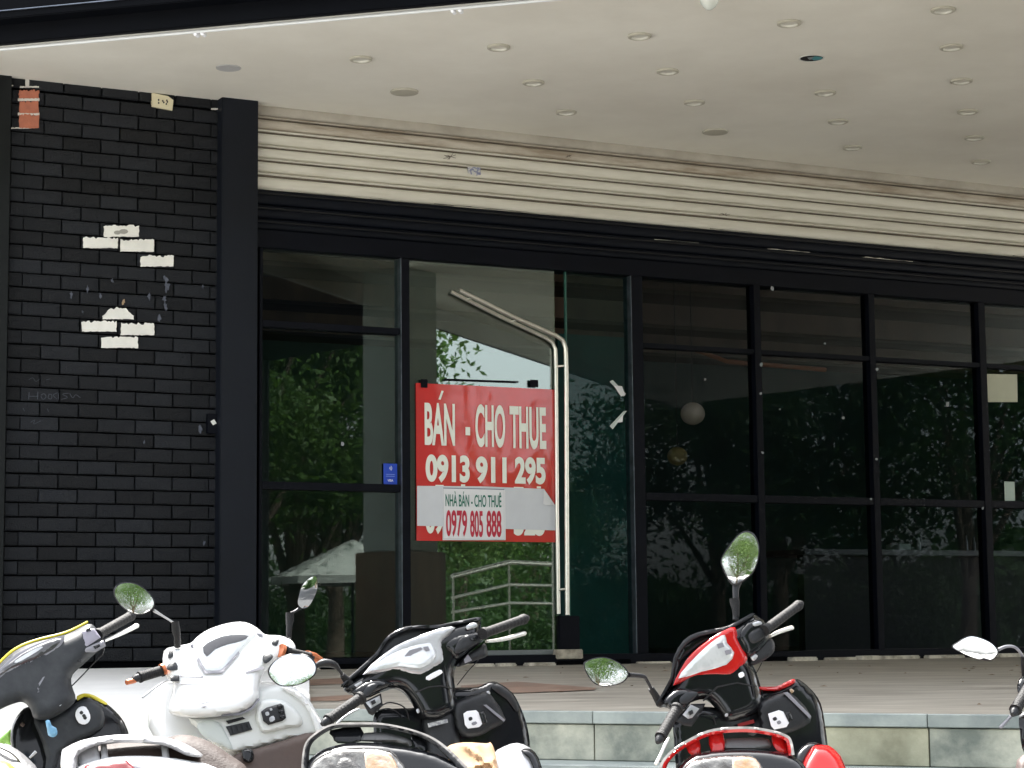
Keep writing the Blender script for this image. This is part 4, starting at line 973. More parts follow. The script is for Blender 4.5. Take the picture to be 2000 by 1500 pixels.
# ---- all-black scooter with silver gauge panel
def black_scooter():
    t = thing('scooter', 'gloss black scooter with silver dash panel and a cloth bag on its floor board', 'scooter', (-.29, 5.9, 0), 'scooters parked in a row before the steps')
    B = Plane(820, 1290, 6.28, .085, -.045); BG = Plane(820, 1290, 6.28, .080, -.085)
    shell('front_cowl', [(668, 1340), (700, 1312), (735, 1280), (748, 1258), (762, 1243), (790, 1228), (820, 1223), (860, 1221), (932, 1206), (936, 1214), (900, 1240), (800, 1300), (700, 1345)], B, m_sat, t, off=-.01, th=.15, bul=.012, rad=5, curve=3)
    shell('cowl_edge', [(672, 1341), (705, 1312), (738, 1281), (752, 1258), (766, 1245), (793, 1231), (822, 1227), (860, 1226), (934, 1212), (932, 1205), (860, 1220), (820, 1221), (789, 1225), (760, 1240), (746, 1256), (732, 1277), (699, 1307), (667, 1336)], B, m_blk, t, off=.03, th=.05, bul=.004, rad=3, step=4, curve=2)
    shell('handlebar_cover', [(671, 1341), (720, 1306), (756, 1274), (800, 1250), (862, 1228), (932, 1210), (940, 1228), (944, 1250), (915, 1276), (892, 1300), (887, 1325), (890, 1352), (893, 1384), (876, 1398), (850, 1408), (822, 1404), (812, 1388), (800, 1368), (786, 1352), (768, 1346), (744, 1352), (715, 1364), (688, 1358)], B, m_blk, t, off=0, th=.12, bul=.045, rad=26, step=6, curve=3)
    shell('dash_surround', [(708, 1318), (753, 1275), (792, 1252), (862, 1227), (890, 1226), (866, 1250), (864, 1264), (868, 1292), (848, 1304), (821, 1319), (790, 1313), (768, 1309)], B, m_sil, t, off=.042, th=.02, bul=.007, rad=6, step=5, curve=2)
    shell('gauge_lens', [(724, 1310), (760, 1280), (796, 1260), (840, 1244), (848, 1262), (852, 1284), (820, 1306), (780, 1301)], BG, m_lensw, t, off=.056, th=.012, bul=.006, rad=12, step=5, curve=2)
    for o_ in ([(790, 1281), (800, 1270), (822, 1264), (826, 1268), (806, 1278), (794, 1288)], [(826, 1264), (836, 1262), (840, 1270), (832, 1272)], [(810, 1288), (824, 1284), (824, 1286), (811, 1290)]):
        shell('gauge_mark', o_, B, m_gry, t, off=.0575, th=.001, bul=.0, curve=0)
    shell('marker_light', [(832, 1322), (858, 1308), (864, 1312), (862, 1316), (838, 1329)], B, m_wp, t, off=.046, th=.01, bul=.003, rad=3, step=3, curve=2)
    shell('switch_housing', [(866, 1262), (878, 1246), (900, 1238), (925, 1232), (942, 1236), (944, 1252), (920, 1268), (892, 1290), (880, 1280)], B, m_blk, t, off=.03, th=.08, bul=.024, rad=14, step=5)
    shell('switch_button', [(888, 1268), (900, 1246), (922, 1238), (940, 1240), (934, 1254), (912, 1268), (892, 1276)], B, m_sat, t, off=.056, th=.01, bul=.005, rad=6, step=4)
    shell('button_ridge', [(918, 1244), (932, 1240), (932, 1250), (922, 1252)], B, m_blk, t, off=.063, th=.004, bul=.002, rad=3, step=3, curve=2)
    shell('starter_button', [(911, 1222), (928, 1216), (932, 1224), (914, 1230)], B, m_sil, t, off=.046, th=.008, bul=.003, rad=3, step=3)
    shell('lever_bracket', [(924, 1270), (946, 1256), (952, 1272), (950, 1282), (930, 1290), (892, 1303), (906, 1284)], B, m_sat, t, off=.01, th=.05, bul=.012, rad=6, step=5)
    shell('bracket_plate', [(906, 1288), (914, 1278), (922, 1290), (908, 1296)], B, m_gry, t, off=.026, th=.008, bul=.002, rad=3, step=3, curve=0)
    ptube('brake_cable', [(934, 1290, 6.33), (915, 1310, 6.36), (893, 1338, 6.36)], 1.0, m_sat, t, seg=6, sp_=4)
    grip(t, (942, 1238, 6.33), (1024, 1209, 6.52), 9.5)
    lever(t, [(950, 1253, 6.36), (985, 1248, 6.44), (1024, 1237, 6.5)], 5.2)
    grip(t, (706, 1362, 6.02), (640, 1407, 5.92), 10.5)
    lever(t, [(702, 1384, 6.05), (685, 1392, 6.03), (668, 1404, 6.01), (655, 1416, 5.98)], 3.2, m_sil)
    shell('switch_housing', [(688, 1352), (708, 1334), (734, 1326), (756, 1330), (770, 1338), (752, 1346), (730, 1356), (708, 1366)], B, m_blk, t, off=.05, th=.1, bul=.02, rad=12, step=5)
    shell('switch_button', [(708, 1354), (720, 1338), (738, 1335), (730, 1350), (716, 1360)], B, m_dkg, t, off=.075, th=.01, bul=.004, rad=5, step=4)
    shell('switch_box', [(708, 1372), (744, 1354), (748, 1378), (728, 1398), (720, 1394)], B, m_sat, t, off=.02, th=.06, bul=.008, rad=5, step=5, curve=0)
    shell('switch_face', [(714, 1372), (742, 1358), (744, 1372), (724, 1384)], B, m_sil, t, off=.032, th=.004, bul=.002, rad=3, step=4, curve=0)
    shell('horn_button', [(724, 1370), (732, 1366), (735, 1373), (727, 1377)], B, m_sat, t, off=.038, th=.006, bul=.002, rad=2, step=3, curve=0)
    shell('starter_button', [(692, 1338), (706, 1330), (708, 1334), (696, 1342)], B, m_sil, t, off=.072, th=.006, bul=.002, rad=2, step=3, curve=0)
    mirror(t, [(526, 1311), (540, 1290), (567, 1279), (598, 1281), (615, 1298), (612, 1318), (588, 1334), (557, 1339), (537, 1331)], 6.05, (-4, -16))
    ptube('mirror_stalk', [(618, 1300, 6.07), (632, 1295, 6.08), (652, 1298, 6.1), (664, 1311, 6.11), (676, 1330, 6.12), (682, 1338, 6.13)], [5, 8, 7, 3.2, 3.6, 6], m_sat, t, sp_=3)
    ptube('stalk_boot', [(668, 1318, 6.11), (677, 1328, 6.12), (686, 1342, 6.13)], [5.5, 8, 9], m_rub, t)
    for o_ in ([(812, 1350), (838, 1340), (862, 1338), (884, 1344), (884, 1346), (862, 1341), (838, 1343), (813, 1353)], [(870, 1302), (874, 1330), (872, 1330), (868, 1303)]):
        shell('panel_seam', o_, B, m_rub, t, off=.0465, th=.004, bul=0, step=5, curve=0)
    ptube('brake_cable', [(742, 1380, 6.12), (762, 1372, 6.16), (790, 1382, 6.2), (800, 1410, 6.22)], 1.4, m_sat, t, seg=6, sp_=4)
    ptube('brake_cable', [(738, 1388, 6.12), (760, 1384, 6.16), (782, 1396, 6.2), (790, 1420, 6.22)], 1.2, m_sat, t, seg=6, sp_=4)
    L = Plane(900, 1400, 6.22, .10, -.04)
    shell('leg_shield', [(870, 1350), (890, 1343), (930, 1342), (955, 1332), (972, 1333), (1000, 1352), (1017, 1382), (1030, 1420), (1036, 1470), (1030, 1540), (900, 1560), (780, 1560), (735, 1520), (730, 1430), (733, 1392), (770, 1384), (820, 1380)], L, m_blk, t, off=-.12, th=.03, bul=.02, rad=14, step=8, curve=3)
    shell('shield_edge', [(972, 1336), (1000, 1355), (1013, 1382), (1008, 1390), (990, 1366), (960, 1344)], L, m_sat, t, off=-.095, th=.02, bul=.005, rad=4, step=5, curve=2)
    shell('shield_pod', [(888, 1372), (940, 1352), (958, 1356), (988, 1405), (962, 1424), (935, 1438), (902, 1438), (886, 1410)], L, m_sat, t, off=-.08, th=.06, bul=.02, rad=12, step=6, curve=2)
    shell('pod_ridge', [(944, 1377), (950, 1376), (987, 1406), (984, 1410)], L, m_gry, t, off=-.055, th=.01, bul=.002, rad=2, step=4, curve=0)
    shell('key_plate', [(905, 1394), (912, 1389), (930, 1387), (935, 1392), (942, 1414), (936, 1420), (914, 1423), (908, 1416)], L, m_wp, t, off=-.056, th=.008, bul=.003, rad=4, step=4, curve=0)
    shell('key_slot', [(915, 1402), (921, 1400), (923, 1405), (917, 1408)], L, m_sat, t, off=-.052, th=.003, bul=.001, rad=2, step=3, curve=2)
    shell('key_slot', [(921, 1412), (929, 1409), (932, 1413), (924, 1417)], L, m_gry, t, off=-.052, th=.003, bul=.001, rad=2, step=3, curve=2)
    shell('seat_switch', [(936, 1391), (946, 1388), (953, 1412), (943, 1416)], L, m_blk, t, off=-.055, th=.012, bul=.004, rad=3, step=3, curve=0)
    shell('shield_bolt', [(949, 1352), (955, 1349), (958, 1355), (952, 1358)], L, m_sil, t, off=-.075, th=.02, bul=.002, rad=2, step=3, curve=2)
    shell('body_label', [(835, 1413), (874, 1404), (875, 1411), (837, 1421)], B, mat('worn_grey_label', (.45, .46, .46), .6, col2=(.2, .2, .22), vscale=90, thr=(.45, .55)), t, off=.03, th=.003, bul=0, step=5, curve=0)
    shell('steering_stem', [(822, 1395), (888, 1385), (894, 1420), (900, 1480), (880, 1540), (840, 1530), (832, 1450)], B, m_sat, t, off=-.02, th=.1, bul=.03, rad=16, step=7, curve=2)
    shell('cover_bolt', [(813, 1386), (819, 1384), (820, 1391), (815, 1393)], B, m_sil, t, off=.03, th=.02, bul=.002, rad=2, step=3, curve=2)
    G = Plane(720, 1450, 5.20, .02, -.10)
    gq = cat([(592, 1512), (594, 1478), (600, 1452), (618, 1434), (648, 1418), (690, 1415), (745, 1416), (800, 1427), (845, 1444), (880, 1470), (912, 1502)], 4)
    up, dn = [], []
    for i, (x, y) in enumerate(gq):
        a = gq[max(0, i - 1)]; b = gq[min(len(gq) - 1, i + 1)]; dx, dy = b[0] - a[0], b[1] - a[1]; l = math.hypot(dx, dy); nx_, ny_ = dy / l, -dx / l
        k = 5 if x < 830 else 5 + (x - 830) * .09
        up.append((x + nx_ * 4, y + ny_ * 4)); dn.append((x - nx_ * k, y - ny_ * k))
    shell('grab_rail', up + dn[::-1], G, m_sat, t, off=0, th=.045, bul=.006, rad=5, step=5, curve=0)
    shell('rail_wear_strip', up + [(x * .6 + a * .4, y * .6 + b * .4) for (x, y), (a, b) in list(zip(up, dn))[::-1]], G, m_slv2, t, off=.006, th=.01, bul=.002, rad=2, step=4, curve=0)
    for o_ in ([(645, 1426), (704, 1420), (706, 1448), (660, 1452), (650, 1440)], [(802, 1434), (826, 1444), (836, 1464), (812, 1462)]):
        shell('rail_strut', o_, G, m_blk, t, off=-.03, th=.03, bul=.006, rad=5, step=5, curve=2)
    shell('back_pad', [(706, 1436), (716, 1431), (752, 1431), (796, 1442), (804, 1452), (800, 1458), (770, 1450), (706, 1448)], G, m_gseat, t, off=-.03, th=.04, bul=.012, rad=8, step=5, curve=2)
    shell('tail_cover', [(620, 1470), (655, 1456), (700, 1450), (755, 1453), (800, 1460), (840, 1468), (880, 1486), (915, 1510), (880, 1560), (720, 1580), (600, 1560), (596, 1500)], G, m_blk, t, off=-.02, th=.2, bul=.03, rad=14, step=7, curve=3)
    shell('tail_lamp', [(604, 1502), (625, 1478), (658, 1464), (712, 1461), (762, 1466), (780, 1484), (794, 1506), (780, 1545), (700, 1555), (620, 1545)], G, m_clr, t, off=.012, th=.03, bul=.012, rad=10, step=5, curve=2)
    shell('turn_signal', [(712, 1472), (738, 1468), (762, 1474), (778, 1500), (770, 1520), (724, 1520)], G, m_amb, t, off=.024, th=.01, bul=.004, rad=8, step=5, curve=2)
    shell('lamp_recess', [(656, 1504), (662, 1484), (676, 1480), (690, 1486), (712, 1510), (690, 1530), (664, 1526)], G, m_sat, t, off=.025, th=.01, bul=.003, rad=6, step=5, curve=2)
    shell('side_panel', [(962, 1474), (985, 1458), (1010, 1451), (1034, 1460), (1050, 1478), (1058, 1510), (1050, 1550), (980, 1550), (960, 1510)], Plane(1000, 1480, 5.9, .05, -.12), m_sil, t, off=0, th=.2, bul=.05, rad=26, step=6, curve=2)
    shell('side_trim', [(1016, 1466), (1036, 1462), (1052, 1480), (1060, 1512), (1046, 1512), (1034, 1484)], Plane(1000, 1480, 5.88, .05, -.12), m_blk, t, off=.02, th=.1, bul=.02, rad=8, step=5, curve=2)
    underbody(t, -.26, 6.3, -.35, 5.3, m_blk)
black_scooter()
def cloth(x, y):
    h = 0
    for a, b, c, k, w_ in ((.8, .6, -1530, .035, 7), (.95, -.3, -450, .03, 6), (.3, .95, -1700, .03, 5), (-.6, .8, -620, .03, 6), (.99, .1, -1068, .025, 4)):
        h += k * math.exp(-abs(a * x + b * y + c) / w_)
    return h
bag = shell('cloth_bag', [(872, 1460), (905, 1450), (950, 1452), (958, 1450), (966, 1466), (972, 1500), (976, 1530), (930, 1540), (890, 1520), (878, 1490)], Plane(920, 1480, 5.75, .0, -.22), mat('tan_crumpled_cloth', (.36, .23, .125), .85, var=.12, vscale=7, bump=.4, bscale=25), None, off=.01, th=.12, bul=.03, rad=14, step=5, curve=3, relief=cloth)
tag(bag, 'crumpled tan cloth bag tucked behind the black scooter seat', 'bag')

# ---- white scooter
def white_scooter():
    t = thing('scooter', 'white scooter with copper bar ends, brown seat and two oval mirrors', 'scooter', (-.90, 5.9, 0), 'scooters parked in a row before the steps')
    B = Plane(440, 1300, 6.30, .03, -.12)
    shell('handlebar_cover', [(320, 1272), (345, 1262), (372, 1256), (386, 1243), (408, 1229), (445, 1217), (478, 1215), (502, 1226), (518, 1239), (545, 1241), (566, 1248), (577, 1262), (575, 1276), (552, 1288), (528, 1303), (512, 1318), (506, 1340), (505, 1364), (482, 1388), (436, 1398), (390, 1402), (352, 1400), (330, 1390), (334, 1362), (338, 1335), (320, 1316)], B, m_whp, t, off=0, th=.14, bul=.045, rad=28, step=7, curve=3)
    shell('gauge_surround', [(384, 1248), (398, 1238), (446, 1226), (492, 1230), (500, 1240), (470, 1276), (434, 1313), (400, 1314), (384, 1290), (378, 1262)], B, m_whi, t, off=.044, th=.012, bul=.005, rad=6, step=5, curve=2)
    shell('gauge_lens', [(392, 1254), (446, 1234), (488, 1238), (466, 1272), (432, 1308), (402, 1309), (388, 1284)], B, m_lensw, t, off=.050, th=.01, bul=.006, rad=12, step=5, curve=2)
    shell('gauge_screen', [(396, 1264), (420, 1248), (450, 1240), (487, 1241), (470, 1252), (446, 1258), (420, 1268), (404, 1282)], B, m_dsh, t, off=.0575, th=.002, bul=.001, rad=3, step=4, curve=2)
    shell('gauge_rim', [(384, 1290), (400, 1316), (434, 1315), (438, 1310), (468, 1276), (466, 1272), (432, 1309), (402, 1310), (388, 1284)], B, m_gry, t, off=.052, th=.006, bul=.001, rad=2, step=4, curve=0)
    for o_ in ([(330, 1272), (338, 1268), (338, 1282), (328, 1286)], [(326, 1302), (334, 1294), (344, 1294), (347, 1308), (328, 1309)], [(513, 1282), (520, 1276), (530, 1278), (533, 1285), (520, 1296), (514, 1292)], [(530, 1256), (536, 1248), (546, 1247), (540, 1262)]):
        shell('switch_button', o_, B, m_dkg, t, off=.046, th=.01, bul=.004, rad=4, step=4, curve=2)
    shell('screen_trim', [(371, 1258), (384, 1250), (388, 1262), (390, 1268), (376, 1266)], B, m_gry, t, off=.035, th=.01, bul=.003, rad=3, step=3, curve=2)
    shell('screen_trim', [(499, 1231), (506, 1234), (515, 1240), (506, 1243)], B, m_gry, t, off=.035, th=.01, bul=.003, rad=3, step=3, curve=2)
    shell('switch_box', [(333, 1320), (350, 1319), (350, 1331), (333, 1331)], B, m_sat, t, off=.046, th=.01, bul=.003, rad=3, step=3, curve=0)
    for o_ in ([(352, 1318), (396, 1320), (396, 1323), (352, 1321)], [(340, 1335), (400, 1333), (400, 1334.5), (340, 1336.5)], [(480, 1312), (514, 1302), (516, 1306), (480, 1316)], [(388, 1373), (412, 1368), (412, 1369.5), (388, 1374.5)]):
        shell('panel_seam', o_, B, m_gry, t, off=.047, th=.004, bul=0, step=5, curve=0)
    shell('cover_bolt', [(394, 1379), (399, 1376), (403, 1379), (398, 1382)], B, m_gry, t, off=.047, th=.004, bul=.001, rad=2, step=3, curve=2)
    grip(t, (318, 1309, 6.22), (272, 1323, 6.17), 10)
    ptube('bar_ring', [(320, 1307, 6.22), (315, 1309, 6.215)], 12, m_cop, t, seg=16)
    ptube('bar_weight', [(271, 1325, 6.17), (262, 1329, 6.16), (247, 1333, 6.14)], [5, 5.5, 5], m_cop, t, seg=14)
    lever(t, [(328, 1328, 6.25), (312, 1337, 6.24), (295, 1349, 6.22), (279, 1362, 6.2)], 2.6, m_sil)
    grip(t, (556, 1272, 6.33), (604, 1283, 6.40), 9)
    ptube('bar_ring', [(547, 1270, 6.32), (552, 1272, 6.325)], 14, m_cop, t, seg=16)
    ptube('bar_weight', [(598, 1281, 6.40), (612, 1284, 6.42), (626, 1290, 6.44)], [11, 10, 7], m_cop, t, seg=14)
    # body panel joining bars to the stem, front fairing
    shell('front_fairing', [(300, 1345), (350, 1330), (500, 1330), (560, 1336), (598, 1350), (606, 1368), (590, 1420), (480, 1480), (340, 1470), (290, 1420)], B, m_whp, t, off=-.16, th=.12, bul=.05, rad=30, step=9, curve=2)
    mirror(t, [(224, 1155), (236, 1141), (260, 1140), (283, 1152), (299, 1172), (296, 1189), (274, 1199), (250, 1192), (232, 1176)], 6.22, (3, -3.5))
    ptube('mirror_stalk', [(300, 1192, 6.24), (318, 1203, 6.26), (340, 1217, 6.28)], [3.4, 2.2, 2.2], m_sil, t, sp_=3)
    ptube('stalk_boot', [(342, 1214, 6.28), (344, 1232, 6.28), (346, 1243, 6.28), (347, 1264, 6.29)], [7, 8.5, 6.5, 6.5], m_rub, t, seg=12)
    mirror(t, [(612, 1126), (619, 1129), (619, 1152), (606, 1180), (594, 1188), (585, 1184), (582, 1174), (589, 1147), (600, 1133)], 6.42, (30, 3), grow=1.06, th=.03)
    ptube('mirror_stalk', [(588, 1186, 6.42), (576, 1194, 6.4), (567, 1198, 6.38)], [3.5, 2.6, 3], m_sat, t, sp_=3)
    ptube('stalk_boot', [(566, 1196, 6.38), (566, 1212, 6.38), (565, 1222, 6.37), (564, 1246, 6.36)], [8, 8, 6, 5], m_rub, t, seg=12)
    L = Plane(520, 1400, 6.20, .05, -.06)
    shell('leg_shield', [(506, 1350), (528, 1340), (552, 1338), (580, 1345), (604, 1367), (624, 1400), (640, 1424), (622, 1436), (560, 1446), (514, 1458), (458, 1470), (420, 1458), (390, 1426), (368, 1402), (436, 1400), (484, 1390), (503, 1366)], L, m_whi, t, off=-.06, th=.04, bul=.02, rad=10, step=7, curve=2)
    shell('shield_rim', [(550, 1340), (580, 1347), (602, 1369), (622, 1402), (637, 1425), (622, 1434), (614, 1420), (604, 1392), (586, 1366), (560, 1350)], L, m_whp, t, off=-.03, th=.02, bul=.008, rad=6, step=5, curve=2)
    shell('shield_pod', [(504, 1376), (520, 1366), (552, 1368), (572, 1380), (590, 1402), (588, 1418), (560, 1422), (520, 1432), (508, 1424), (498, 1400)], L, m_whi, t, off=-.035, th=.03, bul=.012, rad=7, step=5, curve=2)
    shell('key_cluster', [(510, 1390), (520, 1382), (548, 1374), (554, 1378), (559, 1402), (552, 1408), (524, 1416), (514, 1408)], L, m_sat, t, off=-.018, th=.02, bul=.005, rad=4, step=4, curve=0)
    for o_ in ([(541, 1377), (550, 1375), (552, 1382), (543, 1384)], [(544, 1388), (553, 1386), (555, 1392), (546, 1394)], [(546, 1398), (556, 1396), (557, 1402), (548, 1404)]):
        shell('cluster_button', o_, L, m_blk, t, off=-.010, th=.006, bul=.003, rad=2, step=3, curve=0)
    for o_ in ([(518, 1392), (524, 1390), (526, 1396), (520, 1398)], [(526, 1402), (534, 1398), (537, 1406), (528, 1410)], [(527, 1384), (531, 1383), (532, 1387), (528, 1388)]):
        shell('key_slot', o_, L, m_sil, t, off=-.0115, th=.003, bul=.001, rad=2, step=3, curve=2)
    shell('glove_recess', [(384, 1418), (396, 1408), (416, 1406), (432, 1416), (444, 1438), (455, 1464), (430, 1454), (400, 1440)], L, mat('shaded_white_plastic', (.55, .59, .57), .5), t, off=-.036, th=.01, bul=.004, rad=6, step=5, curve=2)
    shell('shield_vent', [(441, 1408), (474, 1400), (479, 1404), (446, 1414)], L, m_sat, t, off=-.036, th=.006, bul=.001, rad=2, step=4, curve=0)
    shell('shield_vent', [(441, 1419), (486, 1409), (493, 1425), (450, 1437)], L, m_sat, t, off=-.036, th=.006, bul=.001, rad=2, step=4, curve=0)
    for k in range(4):
        x = 452 + k * 10; shell('vent_rib', [(x, 1418 - k * 2), (x + 2, 1417.5 - k * 2), (x + 6, 1431 - k * 3), (x + 4, 1432 - k * 3)], L, m_dkg, t, off=-.030, th=.004, bul=0, step=4, curve=0)
    shell('stem_seam', [(432, 1396), (470, 1392), (490, 1382), (505, 1364), (508, 1366), (492, 1386), (470, 1396), (432, 1399)], B, m_gry, t, off=.012, th=.01, bul=0, step=5, curve=0)
    shell('floor_tunnel', [(452, 1478), (500, 1462), (560, 1444), (596, 1432), (618, 1436), (604, 1462), (600, 1520), (560, 1560), (480, 1560), (456, 1520)], L, m_brn, t, off=-.03, th=.1, bul=.02, rad=12, step=7, curve=2)
    shell('bag_hook', [(472, 1466), (484, 1462), (494, 1466), (496, 1482), (488, 1490), (476, 1486)], L, m_blk, t, off=.0, th=.04, bul=.012, rad=5, step=4, curve=2)
    G = Plane(260, 1460, 5.30, .03, -.12)
    shell('seat', [(320, 1442), (345, 1436), (372, 1436), (408, 1448), (446, 1472), (486, 1506), (470, 1560), (300, 1570), (180, 1540), (160, 1500), (180, 1462), (240, 1450)], G, mat('brown_seat_vinyl', (.040, .026, .022), .65, spec=.3, bump=.2, bscale=150), t, off=-.10, th=.2, bul=.05, rad=24, step=7, curve=3)
    rail = [(120, 1512), (120, 1470), (128, 1460), (158, 1446), (200, 1438), (250, 1434), (315, 1439), (354, 1449), (380, 1462), (396, 1474), (388, 1479), (368, 1476), (350, 1468), (328, 1458), (300, 1453), (250, 1450), (200, 1453), (168, 1464), (150, 1478), (146, 1512)]
    shell('grab_rail', rail, G, m_slv3, t, off=0, th=.05, bul=.012, rad=7, step=5, curve=2)
    for o_ in ([(314, 1454), (328, 1456), (332, 1484), (318, 1484)], [(196, 1452), (208, 1452), (212, 1480), (198, 1484)], [(150, 1464), (190, 1450), (196, 1484), (158, 1498)]):
        shell('rail_strut', o_, G, m_slv3, t, off=-.03, th=.03, bul=.005, rad=4, step=5, curve=0)
    shell('tail_cover', [(148, 1506), (160, 1494), (190, 1484), (220, 1478), (270, 1476), (316, 1478), (372, 1486), (424, 1500), (440, 1540), (300, 1570), (150, 1560)], G, m_whp, t, off=-.015, th=.2, bul=.03, rad=14, step=7, curve=2)
    shell('tail_lamp', [(162, 1502), (180, 1492), (240, 1484), (252, 1490), (268, 1506), (270, 1540), (170, 1545)], G, m_rlamp, t, off=.018, th=.02, bul=.008, rad=6, step=5, curve=2)
    shell('lamp_trim', [(256, 1490), (300, 1492), (350, 1498), (390, 1506), (300, 1512), (272, 1506)], G, m_gry, t, off=.018, th=.01, bul=.002, rad=4, step=5, curve=2)
    underbody(t, -.86, 6.3, -.98, 5.35, m_whp, seat_m=m_brn)
white_scooter()

# ---- charcoal and yellow scooter
def yellow_scooter():
    t = thing('scooter', 'charcoal scooter with yellow trim and a blue key, cut by the left edge', 'scooter', (-1.45, 5.9, 0), 'scooters parked in a row before the steps')
    B = Plane(100, 1290, 6.22, .07, -.06)
    shell('handlebar_cover', [(-90, 1430), (-60, 1370), (-10, 1308), (27, 1273), (67, 1255), (128, 1240), (171, 1219), (187, 1226), (198, 1242), (207, 1260), (190, 1273), (166, 1295), (142, 1318), (140, 1338), (148, 1366), (130, 1386), (98, 1404), (68, 1404), (60, 1386), (46, 1372), (28, 1374), (0, 1386), (-40, 1410), (-80, 1440)], B, m_dkg, t, off=0, th=.14, bul=.045, rad=26, step=6, curve=3)
    ptube('yellow_trim', [(-70, 1362, 6.10), (-10, 1304, 6.16), (27, 1270, 6.20), (67, 1252, 6.24), (128, 1236, 6.29), (171, 1215, 6.33)], [3.2, 3.4, 3.4, 3.2, 3.0, 2.6], m_yel, t, sp_=5)
    shell('gauge_surround', [(-30, 1340), (0, 1306), (30, 1278), (70, 1258), (126, 1240), (118, 1262), (100, 1280), (56, 1300), (10, 1318), (-20, 1344)], B, m_gry, t, off=.042, th=.01, bul=.003, rad=4, step=5, curve=2)
    shell('gauge_lens', [(-20, 1330), (6, 1306), (40, 1278), (80, 1258), (120, 1246), (104, 1268), (60, 1290), (20, 1306), (-10, 1328)], B, m_dsh, t, off=.047, th=.01, bul=.005, rad=9, step=5, curve=2)
    shell('gauge_mark', [(30, 1290), (70, 1266), (84, 1264), (60, 1280), (34, 1294)], B, m_lensw, t, off=.0525, th=.002, bul=0, step=4, curve=2)
    shell('switch_panel', [(160, 1232), (184, 1227), (197, 1245), (166, 1265)], B, mat('mauve_grey_plastic', (.30, .29, .36), .35), t, off=.044, th=.01, bul=.003, rad=3, step=4, curve=0)
    shell('switch_button', [(168, 1229), (176, 1226), (178, 1231), (170, 1234)], B, m_blk, t, off=.049, th=.006, bul=.002, rad=2, step=3, curve=0)
    shell('switch_box', [(162, 1267), (202, 1250), (207, 1262), (186, 1274), (168, 1274)], B, m_gry, t, off=.042, th=.01, bul=.004, rad=4, step=4, curve=0)
    shell('horn_button', [(182, 1262), (194, 1257), (196, 1262), (186, 1268)], B, m_blk, t, off=.048, th=.006, bul=.002, rad=2, step=3, curve=0)
    shell('cover_crease', [(84, 1322), (88, 1321), (77, 1340), (77, 1353), (73, 1353), (73, 1338)], B, m_gry, t, off=.045, th=.003, bul=.001, rad=1, step=4, curve=0)
    for x, y in ((156, 1290), (75, 1369), (117, 1376)):
        shell('cover_bolt', [(x - 3, y), (x, y - 3), (x + 3, y), (x, y + 3)], B, m_blk if x == 156 else m_sil, t, off=.04, th=.01, bul=.002, rad=2, step=3, curve=2)
    grip(t, (190, 1240, 6.30), (256, 1203, 6.48), 9.5)
    lever(t, [(203, 1252, 6.33), (235, 1238, 6.40), (267, 1222, 6.46)], 5.6)
    ptube('brake_cable', [(203, 1264, 6.33), (200, 1278, 6.34), (188, 1290, 6.34), (160, 1320, 6.34), (138, 1342, 6.33)], [2, 1.4, 1.2, 1.2, 1.2], m_sat, t, seg=6, sp_=3)
    L = Plane(140, 1420, 6.18, .06, -.05)
    shell('leg_shield', [(148, 1366), (165, 1356), (184, 1360), (208, 1374), (232, 1396), (246, 1418), (252, 1450), (240, 1540), (120, 1560), (40, 1520), (22, 1460), (22, 1424), (34, 1398), (56, 1380), (100, 1390)], L, m_blk, t, off=-.1, th=.04, bul=.02, rad=12, step=7, curve=3)
    shell('shield_trim', [(150, 1360), (165, 1354), (184, 1358), (209, 1373), (205, 1376), (180, 1364), (164, 1361), (152, 1368)], L, m_yel, t, off=-.085, th=.02, bul=.003, rad=2, step=4, curve=2)
    shell('steering_stem', [(66, 1402), (100, 1402), (150, 1372), (178, 1366), (200, 1384), (202, 1420), (160, 1444), (118, 1472), (100, 1540), (84, 1540), (90, 1480), (74, 1430)], L, m_dkg, t, off=-.06, th=.05, bul=.015, rad=10, step=6, curve=2)
    shell('key_plate', [(150, 1386), (158, 1380), (168, 1381), (176, 1396), (175, 1408), (166, 1415), (154, 1412), (147, 1398)], L, m_wp, t, off=-.035, th=.01, bul=.003, rad=4, step=4, curve=2)
    for x, y in ((159, 1392), (166, 1402), (164, 1398)):
        shell('key_slot', [(x - 4, y), (x, y - 4), (x + 4, y), (x, y + 4)], L, m_sat, t, off=-.031, th=.003, bul=.001, rad=2, step=3, curve=2)
    for x, y in ((187, 1377), (44, 1415)):
        shell('shield_bolt', [(x - 5, y), (x, y - 5), (x + 5, y), (x, y + 5)], L, m_brn if x == 44 else m_sil, t, off=-.07, th=.02, bul=.002, rad=3, step=3, curve=2)
    shell('floor_edge', [(-20, 1470), (0, 1442), (21, 1424), (24, 1456), (10, 1452)], Plane(10, 1440, 6.3, 0, 0), mat('lime_green_plastic', (.25, .50, .10), .4), t, off=0, th=.04, bul=.004, rad=3, step=4, curve=0)
    G = Plane(20, 1470, 5.6, .03, -.15)
    shell('seat', [(-60, 1446), (-10, 1450), (12, 1454), (34, 1464), (58, 1484), (76, 1508), (70, 1550), (-60, 1560)], G, m_gseat, t, off=0, th=.2, bul=.05, rad=22, step=6, curve=2)
    ptube('seat_piping', [(-20, 1452, 5.56), (20, 1470, 5.54), (40, 1490, 5.53), (50, 1510, 5.52)], 1.6, m_blk, t, seg=6, sp_=4)
    shell('tail_cover', [(-60, 1480), (0, 1484), (20, 1492), (34, 1510), (30, 1560), (-60, 1560)], G, m_yel, t, off=.06, th=.2, bul=.03, rad=12, step=6, curve=2)
    ptube('seat_screw', [(58, 1480, 5.9), (70, 1468, 5.9)], [2, 3], m_sil, t, seg=8)
    underbody(t, -1.38, 6.3, -1.53, 5.35, m_yel, seat_m=m_gseat)
yellow_scooter()
